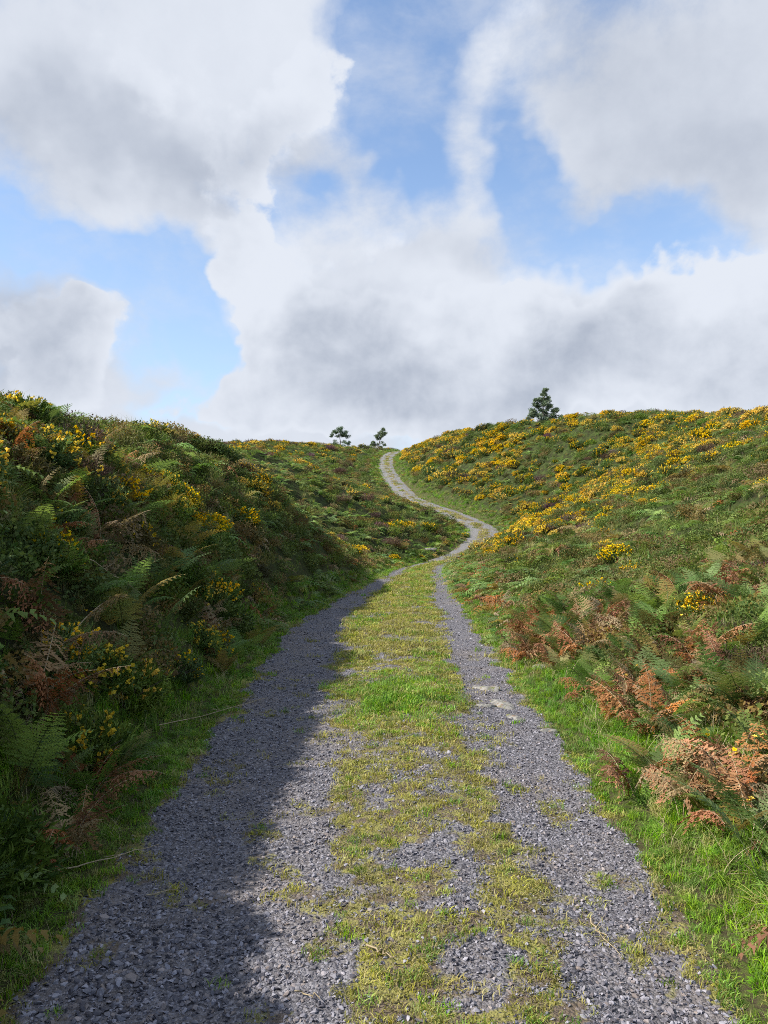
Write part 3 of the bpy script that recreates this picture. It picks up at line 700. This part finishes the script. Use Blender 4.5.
def gpick(x, y):
    b = fbm(np.asarray(x) * .42 + 7, np.asarray(y) * .30, 19, 3) + .10 * (rng.uniform(size=np.shape(x)) - .5)
    b = b + .07 * (~isR(x, y)) * (np.asarray(y) < 34) - .2 * (~isR(x, y)) * (np.abs(lat(x, y)) - half_w(y) < 1.3) * (np.asarray(y) < 16)
    n = np.size(x); hi = rng.choice([0, 1, 6, 1, 2], np.shape(x)); lo = rng.choice([3, 4, 5, 7, 4, 5], np.shape(x)); return np.where(b > .480, hi, lo)
GR_F = 'green bracken ferns on the banks'; GR_D = 'withered brown bracken on the banks'; GR_G = 'yellow flowering gorse bushes'; GR_H = 'heather clumps on the heath'
def band(x, y):
    s = float(lat(x, y)); u = abs(s) - float(half_w(y))
    return 'by the verge' if u < 1.0 else ('part way up' if u < 2.6 else ('high up' if u < 6 else 'far off'))
def across(x, y):
    p = CX + F * x / y
    return 'at the left edge' if p < 60 else 'left of centre' if p < 300 else 'near the middle' if p < 460 else 'right of centre' if p < 640 else 'near the right edge'
def describe(kind_words, x, y, s, near):
    sz = size_word(s, .62, .9) if near else ''
    w_ = ' '.join((sz + ' ' + kind_words + ' ' + zone(x, y) + (', ' + band(x, y) if near else '')).split()); v_ = w_ + ', ' + across(x, y)
    return v_ if len(v_.split()) <= 16 else w_
def populate(P, n, kind, ndetail=60):
    near, rest = split(P, n)
    for i, (x, y, s, rz) in enumerate(near):
        nd = i < 110
        if kind in ('fern', 'dead'):
            dead = kind == 'dead'; lab = describe('rusty withered bracken' if dead else 'green bracken', x, y, s, nd)
            if i < ndetail: fern_thing(x, y, s, rz, dead, lab, lab)
            else:
                o = obj('dead_bracken' if dead else 'bracken_fern', random.choice((FAR_DEADS if dead else FAR_FERNS) if y > 11 else (DEADS if dead else FERNS))); put(o, x, y, s, rz); tag(o, lab, 'fern', lab)
        elif kind == 'gorse':
            gi = int(gpick(np.array([x]), np.array([y]))[0]); a, b, c_ = GORSE[gi]; few = gi in (3, 4, 5, 7)
            lab = describe('sparsely flowered gorse' if few else 'gorse bush in yellow bloom', x, y, s, nd)
            e = empty('gorse_bush'); put(e, x, y, s, rz); obj('foliage', a, e); b and obj('blossom', b, e); obj('stem', c_, e); tag(e, lab, 'bush', lab)
        else:
            lab = describe('brown purple heather clump', x, y, s, nd); o = obj('heather_bush', HEATHER[i % 3]); put(o, x, y, s, rz); tag(o, lab, 'bush', lab)
    return rest
rest = populate(FP, 290, 'fern'); mass('distant_bracken', FAR_FERNS, rest, 'mass of smaller green bracken across the farther slopes', 'bracken')
rest = populate(DP, 200, 'dead'); mass('distant_dead_bracken', FAR_DEADS, rest, 'scattered withered bracken on the farther slopes', 'bracken')
rest = populate(GP, 290, 'gorse'); mass('distant_gorse', GORSE_FAR, rest, 'mass of low flowering gorse on the upper hillside, plus added unseen bushes shading the track', 'gorse', pick=gpick(rest[:, 0], rest[:, 1]))
rest = populate(HP, 120, 'heather')
if len(rest): mass('distant_heather', HEATHER, rest, 'low heather mass across the farther heath', 'heather')

# ------------------------------------------------------------------ single plants, stones, stalks and trees
def at3(px, py):
    x, y = at(px, py); return x, y
for px, py, s, dead, half, n, lab in (
    (62, 868, .62, True, False, 6, 'crumpled rust brown bracken clump at the grass edge near the bottom left corner'),
    (22, 735, 1.0, True, False, 6, 'tall rust brown withered bracken against the left edge of the photo'),
    (18, 800, .85, False, False, 5, 'dark green bracken low on the left edge under the brown bracken'),
    (118, 640, .9, False, False, 5, 'pale blue green fern in the shade halfway up the left bank'),
    (45, 660, .9, True, True, 5, 'half withered fern with one tan frond on the left bank'),
    (262, 622, .6, True, False, 5, 'orange brown bracken at the verge where the left bank narrows'),
    (205, 640, .7, True, False, 5, 'dark brown bracken hanging over the left verge grass'),
    (100, 560, .95, True, False, 5, 'pale tan drooping fern in the middle of the shaded left bank'),
    (642, 735, .66, True, False, 6, 'bright orange brown bracken leaning over the right verge grass'),
    (628, 800, .55, True, True, 5, 'dark fern with curled brown lower fronds beside the right wheel track'),
    (690, 822, .55, True, False, 5, 'rust coloured hanging bracken on the right verge above the dry stalk'),
    (742, 800, .72, True, True, 6, 'half brown fern among yellow flowers at the right edge'),
    (750, 720, .85, False, False, 6, 'large green fern at the right edge above the yellow flowers'),
    (700, 668, .75, True, False, 5, 'sandy brown flattened bracken on the right bank below the green ferns'),
    (650, 640, .8, False, False, 6, 'fresh green fern on the right bank above the orange bracken'),
    (600, 610, .85, False, True, 6, 'broad green fern with brown tips in the middle of the right bank'),
    (505, 612, .7, True, False, 5, 'red brown bracken where the right bank meets the track'),
    (470, 590, .7, True, False, 5, 'dark brown bracken overhanging the bend from the right'),
    (530, 640, .65, True, False, 5, 'reddish withered bracken at the foot of the right bank'),
    (720, 610, .95, True, False, 6, 'big coppery bracken high on the right bank near the edge'),
    (440, 535, .7, True, False, 5, 'brown bracken above the pale stone at the bend')):
    x, y = at(px, py); s *= (1.25 if px > 560 else 1.1) if dead else 1.0; e = fern_thing(x, y, s, random.uniform(0, 6), dead, lab, None, n, half)

def wildflower(x, y, h, heads, label):
    e = empty('wildflower', (x, y, float(surf_z(x, y)) - .01)); e.rotation_euler.z = random.uniform(0, 6)
    mb = MB(); tips = []
    for i in range(heads):
        a = random.uniform(0, 6.28); r_ = h * random.uniform(.1, .45); hh = h * random.uniform(.7, 1.05)
        t = np.linspace(0, 1, 6)[:, None]; P = np.hstack([math.cos(a) * r_ * t ** 1.6, math.sin(a) * r_ * t ** 1.6, hh * t]); tube(mb, P, np.linspace(.003, .0016, 6), .5, 4); tips.append(P[-1])
    obj('stem', mb.mesh('stem', M['stem']), e)
    for tpt in tips:
        fb = MB(); k = 11; tl = rng.normal(0, .35, 2)
        for j in range(k):
            a = j * 2 * math.pi / k; d = np.array([math.cos(a), math.sin(a), .25 + .15 * rng.normal()]); sdv = np.array([-math.sin(a), math.cos(a), 0]); L_ = random.uniform(.013, .017)
            fb.add([[0, 0, 0], d * L_ * .6 + sdv * .005, d * L_, d * L_ * .6 - sdv * .005], [[0, 1, 2, 3]], rng.uniform())
        tube(fb, [[0, 0, -.004], [0, 0, .003], [0, 0, .005]], [.004, .0055, .003], .2, 7)
        f = obj('flower_head', fb.mesh('flower_head', M['petal']), e); f.location = tpt; f.rotation_euler = (tl[0], tl[1], 0)
    lb = MB()
    for j in range(7):
        a = random.uniform(0, 6.28); d = np.array([math.cos(a), math.sin(a), random.uniform(.2, .9)]); P = np.array([[0, 0, 0], d * .05, d * .09 + [0, 0, -.005], d * .12 + [0, 0, -.02]]); ribbon(lb, P, [.003, .009, .007, .001], [-math.sin(a), math.cos(a), 0], rng.uniform())
    obj('leaf', lb.mesh('leaf', M['grass']), e); return tag(e, label, 'flower')
for px, py, h, n, lab in (
    (734, 800, .30, 3, 'yellow wildflower with three heads against the right edge ferns'),
    (752, 790, .34, 2, 'tall yellow wildflower at the very right edge'),
    (716, 772, .26, 2, 'yellow wildflower just left of the right edge flower group'),
    (740, 838, .24, 2, 'lowest yellow wildflower above the dry stalk on the right'),
    (636, 700, .28, 2, 'yellow wildflower beside the orange bracken on the right verge'),
    (682, 640, .3, 1, 'single yellow wildflower among the green ferns on the right bank'),
    (118, 690, .26, 3, 'yellow wildflower with three heads in the dark left bank'),
    (138, 700, .24, 3, 'yellow wildflower nearest the verge on the dark left bank'),
    (165, 700, .22, 2, 'yellow wildflower beside the pale grass on the left bank'),
    (90, 640, .26, 2, 'yellow wildflower between ferns on the left bank'),
    (218, 590, .3, 3, 'yellow wildflower cluster on the left bank towards the bend'),
    (70, 690, .24, 1, 'lone yellow wildflower beside the rust brown bracken on the left'),
    (205, 600, .3, 2, 'small yellow wildflower behind the flower cluster on the left bank')):
    x, y = at(px, py); wildflower(x, y, h, n, lab)

def stalk(px0, py0, px1, py1, lab, r=.004, lift=.015, kinks=2, cat='twig', h1=0.0):
    x0, y0 = at(px0, py0); x1, y1 = at(px1, py1)
    n = 9; t = np.linspace(0, 1, n); X = x0 + (x1 - x0) * t + rng.normal(0, .008, n); Y = y0 + (y1 - y0) * t + rng.normal(0, .008, n)
    Z = surf_z(X, Y) + lift + h1 * t + np.abs(rng.normal(0, .004, n)); mb = MB(); o0 = np.array([X[0], Y[0], Z[0]]); P = np.stack([X, Y, Z], 1) - o0; tube(mb, P, np.linspace(r, r * .45, n), .5, 5)
    for k in range(kinks):
        i = rng.integers(2, n - 2); d = unit(np.array([rng.normal(), rng.normal(), .5])) * rng.uniform(.04, .1); tube(mb, [P[i], P[i] + d * .5, P[i] + d], [r * .5, r * .4, r * .2], .6, 4)
    o = obj('dry_stalk', mb.mesh('dry_stalk', M['straw'])); o.location = o0; return tag(o, lab, cat)
stalk(370, 958, 396, 966, 'short pale twig lying on the gravel in the middle of the track', .004, kinks=0)
stalk(296, 998, 322, 1010, 'thin straw twig on the gravel at the bottom of the photo', .003, kinks=0)
stalk(588, 928, 618, 962, 'bent straw stalk on the right wheel track', .003, kinks=3)
stalk(700, 812, 775, 832, 'long dry bracken stalk lying across the grass at the right edge', .005, .10, 2)
stalk(60, 888, 158, 862, 'long pale dry stalk on the grass at the left edge of the track', .004, .07, 2)
stalk(150, 905, 185, 893, 'short straw stalk on the left edge of the gravel', .003, .02, 1)
stalk(160, 745, 268, 712, 'dead branching stalk over the shaded left verge', .004, .12, 5)
stalk(60, 590, 142, 640, 'long straw coloured stalk slanting through the dark left bank', .005, .35, 2)

def rock(name, px, py, w, l, h, rot, lab, seed, sink=.55, lumps=1):
    x, y = at(px, py); r = np.random.default_rng(seed); bm = bmesh.new(); bmesh.ops.create_icosphere(bm, subdivisions=4, radius=1)
    pl = [(unit(r.normal(0, 1, 3)), r.uniform(.62, .9)) for _ in range(9)]; pl.append((np.array([.1, .05, 1.]), .7))
    for v in bm.verts:
        p = np.array(v.co)
        for nrm, dd in pl:
            q = p @ nrm
            if q > dd: p = p - nrm * (q - dd) * .9
        k = 1 + .12 * (fbm(p[0] * 2.5 + seed, p[1] * 2.5 + p[2], seed, 4) - .5) * 2 + .05 * (fbm(p[0] * 9 + p[2] * 5, p[1] * 9, seed + 3, 2) - .5)
        v.co = Vector(p * k * np.array([w, l, h]))
    me = bpy.data.meshes.new(name); bm.to_mesh(me); bm.free(); me.materials.append(M['rock']); me.polygons.foreach_set('use_smooth', np.ones(len(me.polygons), bool))
    o = obj(name, me); o.location = (x, y, float(surf_z(x, y)) - h * sink + .01); o.rotation_euler = (r.normal(0, .08), r.normal(0, .08), rot); return tag(o, lab, 'rock')
rock('rock', 484, 689, .20, .085, .075, -.75, 'pale lichen covered rock poking out of the right wheel track, rear piece', 1)
rock('rock', 505, 706, .10, .27, .08, .30, 'pale rock with a brown patch in the right wheel track, front piece', 2)
rock('rock', 488, 706, .12, .07, .035, .2, 'small flat pale rock left of the two larger ones in the track', 3)
rock('rock', 514, 718, .05, .10, .03, .5, 'narrow pale stone at the near end of the rocks in the track', 6)
rock('rock', 541, 668, .13, .10, .05, 0, 'pale stone half buried in the grass of the right verge', 4)
rock('rock', 429, 551, .42, .3, .22, 0, 'pale grey boulder beside the bend at the foot of the slope', 5, .2)
rock('rock', 549, 731, .07, .05, .03, 0, 'whitish stone on the right edge of the gravel', 7)
for i, (px, py, s, lab) in enumerate(((132, 984, .026, 'biggest square slate stone at the bottom left of the track'), (118, 975, .018, 'slate stone beside the square one at the bottom left'), (100, 990, .02, 'flat grey stone nearest the left verge at the bottom'),
        (176, 980, .016, 'light slate stone right of the square one'), (110, 918, .016, 'grey stone on the edge of the left wheel track'), (236, 990, .018, 'pale slate chip near the bottom edge left of the turf'), (175, 916, .017, 'bluish slate stone in the middle of the left wheel track'), (240, 1012, .017, 'grey slate stone at the bottom edge of the photo'), (493, 832, .018, 'pale stone between turf patches on the right half of the track'), (437, 918, .018, 'slate stone in the gravel below the middle of the track'))):
    x, y = at(px, py); me = chip_mesh(950 + i, .5); o = obj('slate_stone', me); s *= 2.2; o.scale = (s, s, s); o.location = (x, y, float(path_z(x, y)) + s * .12); o.rotation_euler = (rng.normal(0, .15), rng.normal(0, .15), rng.uniform(0, 6)); tag(o, lab, 'stone')

# purple heather in bloom on the shaded bank
def bloom(px, py, s, lab):
    x, y = at(px, py); e = empty('flowering_heather'); put(e, x, y, s, random.uniform(0, 6)); obj('foliage', HEATHER[0], e)
    b = HEATHER[1].copy(); b.materials.clear(); b.materials.append(M['purple']); o = obj('blossom', b, e); o.scale = (.9, .9, 1.08); tag(e, lab, 'heather')
bloom(165, 560, .62, 'purple flowering heather clump in the shade of the left bank')

# trees on the skyline
def skyline(px):
    y = np.arange(20, 130, .5); x = (px - CX) / F * y; e = (ground_z(x, y) - CH) / y; i = int(np.argmax(e)); return x[i], y[i]
def needle_clump(mb, c, rad, n, r, flat=.7):
    D = r.normal(0, 1, (n, 3)); D /= np.linalg.norm(D, axis=1, keepdims=True); P = np.array(c) + D * [rad, rad, rad * flat] * r.uniform(.2, 1, (n, 1))
    e = D * .7 + r.normal(0, .5, (n, 3)) + [0, 0, .25]; e /= np.linalg.norm(e, axis=1, keepdims=True); s = np.cross(e, r.normal(0, 1, (n, 3))); s /= np.linalg.norm(s, axis=1, keepdims=True)
    V = np.stack([P - s * .03, P + s * .03, P + e * r.uniform(.08, .2, (n, 1))], 1); mb.add(V.reshape(-1, 3), np.arange(n * 3).reshape(n, 3), np.repeat(r.uniform(0, 1, n), 3))
def skyline_tree(name, px, spine, clumps, lab, seed, trunk_r=.07, nn=360):
    r = np.random.default_rng(seed); x, y = skyline(px); e = empty(name, (x, y, float(ground_z(x, y)) - .1)); k_ = {1: 1.05, 2: 1.15, 3: 1.05}.get(seed, .6); e.scale = (k_, k_, k_); sp_ = np.array(spine, float)
    tb = MB(); tube(tb, sp_, np.linspace(trunk_r, trunk_r * .3, len(sp_)), .4, 7); obj('trunk', tb.mesh('trunk', M['bark']), e)
    cb = MB()
    for (cx, cy, cz, rad) in clumps:
        c = np.array([cx, cy, cz]); d = np.linalg.norm(sp_ - c * [1, 1, .8], axis=1); k = int(np.argmin(d)); lb = MB(); mid = (sp_[k] + c) / 2 + [0, 0, -.08]
        tube(lb, [sp_[k], mid, c], [trunk_r * .45, trunk_r * .3, trunk_r * .12], .4, 5); obj('limb', lb.mesh('limb', M['bark']), e)
        for j in range(4): needle_clump(cb, c + r.normal(0, rad * .4, 3), rad * r.uniform(.45, .75), nn // 4, r)
    obj('crown', cb.mesh('crown', M['pine']), e); return tag(e, lab, 'tree')
skyline_tree('pine_tree', 340, [(0, 0, 0), (.05, 0, .7), (-.05, .05, 1.3), (.1, 0, 2.1)],
    [(-.85, .1, 1.9, .42), (-.4, -.3, 2.25, .5), (.2, .2, 2.45, .5), (.7, -.1, 2.0, .45), (.95, .2, 1.5, .42), (-.3, .3, 1.6, .4), (.5, .3, 1.45, .45), (-1.1, 0, 1.5, .3), (-.6, 0, .6, .5), (.5, -.2, .5, .5), (1.2, 0, .45, .35), (.15, -.3, 1.9, .45)], 'round topped windswept pine on the skyline left of the path', 1)
skyline_tree('pine_tree', 379, [(0, 0, 0), (.0, 0, .6), (.15, 0, 1.2), (.35, 0, 1.9), (.5, 0, 2.4)],
    [(.45, 0, 2.35, .3), (.6, .1, 1.95, .36), (.15, -.1, 1.9, .36), (-.2, .1, 1.6, .32), (.45, 0, 1.55, .35), (.0, .1, 1.3, .3), (-.75, 0, .75, .3), (-.55, .1, .5, .3), (.1, .1, .4, .4), (.55, 0, .35, .4)], 'small leaning pine on the skyline nearest the top of the path', 2)
skyline_tree('conifer_tree', 543, [(0, 0, 0), (.02, 0, .6), (0, 0, 1.3), (.1, 0, 2.1), (.15, 0, 2.6)],
    [(.14, 0, 2.45, .14), (.1, 0, 2.15, .22), (-.1, .1, 1.85, .28), (.3, 0, 1.75, .26), (.05, 0, 1.45, .36), (-.55, 0, 1.75, .14), (-.5, .1, 1.3, .3), (.5, 0, 1.25, .34), (-.8, 0, 1.0, .28), (0, .2, 1.0, .42), (.85, 0, .95, .3), (-.4, -.1, .7, .42), (.4, .1, .65, .45), (-.85, 0, .5, .32), (.9, 0, .5, .32), (0, 0, .4, .45)], 'bushy dark conifer standing alone on the right skyline', 3, .06, 430)
skyline_tree('conifer_tree', 166, [(0, 0, 0), (0, 0, .35), (.02, 0, .7)], [(0, 0, .6, .1), (.05, 0, .4, .14), (-.06, 0, .3, .14), (0, 0, .15, .18)], 'tiny conifer sapling on the left skyline above the bank', 4, .02, 120)

# ------------------------------------------------------------------ world: sky with broken cloud
#SKY
SUN_EL, SUN_AZ = R(42), R(-104)     # azimuth from +Y, clockwise positive: the sun stands to the left and a little behind
sun_dir = Vector((math.cos(SUN_EL) * math.sin(SUN_AZ), math.cos(SUN_EL) * math.cos(SUN_AZ), math.sin(SUN_EL)))
W = bpy.data.worlds.new('World'); SC.world = W; W.use_nodes = True; W.node_tree.nodes.clear(); g = NT(W.node_tree)
sky = g.n('ShaderNodeTexSky', sky_type='NISHITA'); sky.sun_disc = False; sky.sun_elevation = SUN_EL; sky.sun_rotation = SUN_AZ; sky.air_density = 1.0; sky.dust_density = .4; sky.ozone_density = 2.5
tc = g.n('ShaderNodeTexCoord').outputs['Generated']; sp = g.n('ShaderNodeSeparateXYZ'); g.link(tc, sp.inputs[0])
az = g.m('ARCTAN2', sp.outputs[0], sp.outputs[1]); el = g.m('ARCSINE', sp.outputs[2])
def pa(px, py):
    a = math.atan((px - CX) / F); return a, math.atan((HY - py) / F * math.cos(a))
def mapped(off, sc=(1, 1, 1)):
    mp = g.n('ShaderNodeMapping'); g.link(tc, mp.inputs[0]); mp.inputs['Location'].default_value = off; mp.inputs['Scale'].default_value = sc; return mp.outputs[0]
def centred(n, amp): return g.m('MULTIPLY', g.m('SUBTRACT', n, .5), amp)
w1 = g.noise(mapped((3, 1, 2)), 4.5, 4, .62); w2 = g.noise(mapped((7, 4, 9)), 4.5, 4, .62)
wv = g.n('ShaderNodeCombineXYZ'); g.put(wv.inputs[0], g.m('ADD', az, centred(w1, .30))); g.put(wv.inputs[1], g.m('ADD', el, centred(w2, .24)))
def blob(px, py, rx, ry, ang=0):
    """a soft patch of sky around the direction of (px, py)"""
    mp = g.n('ShaderNodeMapping', vector_type='TEXTURE'); g.link(wv.outputs[0], mp.inputs[0]); a0, e0 = pa(px, py)
    mp.inputs['Location'].default_value = (a0, e0, 0); mp.inputs['Rotation'].default_value = (0, 0, R(ang)); mp.inputs['Scale'].default_value = (rx / F, ry / F, 1)
    d = g.n('ShaderNodeVectorMath', operation='DOT_PRODUCT'); g.link(mp.outputs[0], d.inputs[0]); g.link(mp.outputs[0], d.inputs[1])
    return g.m('POWER', .3679, d.outputs['Value'])
def total(items):
    t = 0.0
    for w, b in items: t = g.m('MULTIPLY_ADD', blob(*b), w, t)
    return t
# high, soft layer with gaps where the blue shows
holes = total([(.95, (395, 0, 80, 60)), (.9, (400, 75, 46, 75, 12)), (.35, (425, 150, 36, 36)), (.8, (540, 155, 38, 38)), (.4, (500, 185, 34, 22)), (.9, (620, 236, 84, 24)), (.3, (530, 205, 44, 26)),
               (.85, (115, 270, 78, 36)), (.8, (190, 335, 44, 42, -40)), (.55, (40, 240, 60, 24)), (.5, (190, 400, 60, 16)), (.3, (315, 190, 24, 16)), (.4, (150, 225, 40, 30))])
fb = g.noise(mapped((0, 0, 0), (1, 1, 1.15)), 4.2, 9, .60, .1)
dens = g.m('ADD', g.m('SUBTRACT', .74, holes), centred(fb, 2.0))
outside = g.m('MULTIPLY', centred(g.noise(mapped((2, 2, 2)), 2.2, 4, .5), 1.6), g.ss(.55, 1.0, g.m('ABSOLUTE', az)))
dens = g.m('SUBTRACT', g.m('SUBTRACT', dens, outside), g.m('MULTIPLY', g.ss(.6, 1.2, g.m('ABSOLUTE', az)), .42))  # cloud thinned out of view, added to make the shade darker and bluer
cover = g.ss(.12, .72, dens)
# billowing lower layer
b0 = g.noise(mapped((5, 3, 1), (1, 1, 1.1)), 8.5, 9, .56, .1); b1 = g.noise(mapped((5 + .010, 3, 1 - .016), (1, 1, 1.1)), 8.5, 6, .56, .1)
cum = total([(1.0, (605, 345, 165, 62)), (1.05, (735, 300, 75, 72)), (.9, (485, 320, 45, 50)), (.95, (275, 325, 58, 70)), (.8, (205, 235, 50, 55)), (.9, (365, 360, 110, 50)), (.75, (30, 350, 75, 40)), (.9, (450, 405, 330, 30)),
             (.7, (290, 95, 75, 60, 20)), (.45, (530, 60, 60, 75, -20)), (.5, (85, 320, 60, 22)), (.5, (380, 235, 60, 40)), (.5, (130, 60, 130, 60))])
cd_ = g.m('ADD', g.m('SUBTRACT', cum, .46), centred(b0, 1.5))
calpha = g.ss(.0, .2, cd_)
# light: from the billows' relief, brighter tops, darker bases
rel = g.m('MULTIPLY', g.m('SUBTRACT', b0, b1), .8)
dark = total([(.30, (345, 345, 100, 42)), (.26, (0, 335, 70, 46)), (.26, (600, 345, 110, 38)), (.26, (710, 165, 120, 50)), (.26, (190, 150, 140, 40)), (.20, (660, 50, 110, 50)), (.20, (60, 110, 90, 30)), (.16, (430, 240, 60, 26)), (.16, (500, 392, 200, 20))])
lite = total([(.22, (250, 275, 45, 60)), (.22, (560, 268, 120, 18)), (.22, (715, 260, 60, 40)), (.06, (285, 50, 80, 60)), (.16, (480, 320, 30, 40)), (.12, (350, 230, 80, 40)), (.12, (510, 60, 40, 50))])
base = g.m('ADD', g.m('SUBTRACT', .80, dark), lite)
l_hi = g.m('ADD', base, centred(fb, .7)); l_lo = g.m('ADD', g.m('ADD', base, rel), g.m('ADD', centred(fb, .35), g.m('MULTIPLY', g.ss(.45, .05, cd_), .14)))
lum = g.n('ShaderNodeMix', data_type='FLOAT'); g.put(lum.inputs[0], calpha); g.put(lum.inputs[2], l_hi); g.put(lum.inputs[3], l_lo)
ccol = g.mix(g.ss(.10, 1.02, lum.outputs[0]), (.185, .22, .29), (.50, .53, .585))
skyc = g.mix(1.0, sky.outputs[0], (.150, .150, .150), 'MULTIPLY')
pale = g.mix(g.mr(el, 0, .45, .55, .06), skyc, (.37, .44, .54))        # thin high veil, thicker low down
wisp = g.m('MULTIPLY', g.ss(.42, .75, g.noise(mapped((4, 6, 2), (1, 1, 1.8)), 5, 7, .6, .15)), .55); allc = g.m('MAXIMUM', g.m('MAXIMUM', cover, wisp), calpha)
colr = g.mix(allc, pale, ccol)
below = g.ss(-.02, .0, el); colr = g.mix(below, (.10, .11, .08), colr)
bg = g.n('ShaderNodeBackground'); g.put(bg.inputs[0], colr); bg.inputs[1].default_value = 1.0
wo = g.n('ShaderNodeOutputWorld'); g.link(bg.outputs[0], wo.inputs[0])
W['kind'] = 'structure'

#/SKY
sl_ = bpy.data.lights.new('sun', 'SUN'); sl_.energy = 5.0; sl_.angle = R(.55); sl_.color = (1, .95, .87)
so = bpy.data.objects.new('sun', sl_); ROOT.objects.link(so); so.rotation_euler = sun_dir.to_track_quat('Z', 'Y').to_euler()

# ------------------------------------------------------------------ camera and render settings
cd = bpy.data.cameras.new('camera'); cam = bpy.data.objects.new('camera', cd); ROOT.objects.link(cam); SC.camera = cam
cam.location = (0, 0, CH); cd.sensor_fit = 'VERTICAL'; cd.sensor_height = 36; cd.lens = 36 * F / 1024; cd.clip_start = .05; cd.clip_end = 6000
cam.rotation_euler = (R(90), 0, 0); cd.shift_y = (HY - 512) / 1024
v = SC.view_settings; v.view_transform = 'Standard'; v.look = 'None'; v.exposure = 0.66; v.gamma = 1; v.use_curve_mapping = False
SC.render.resolution_x = 768; SC.render.resolution_y = 1024
c = SC.cycles; c.max_bounces = 5; c.diffuse_bounces = 3; c.glossy_bounces = 2; c.transmission_bounces = 3; c.transparent_max_bounces = 4
c.filter_width = .95; c.sample_clamp_indirect = 4; c.sample_clamp_direct = 12; c.use_adaptive_sampling = True; c.adaptive_threshold = .02; c.use_denoising = False
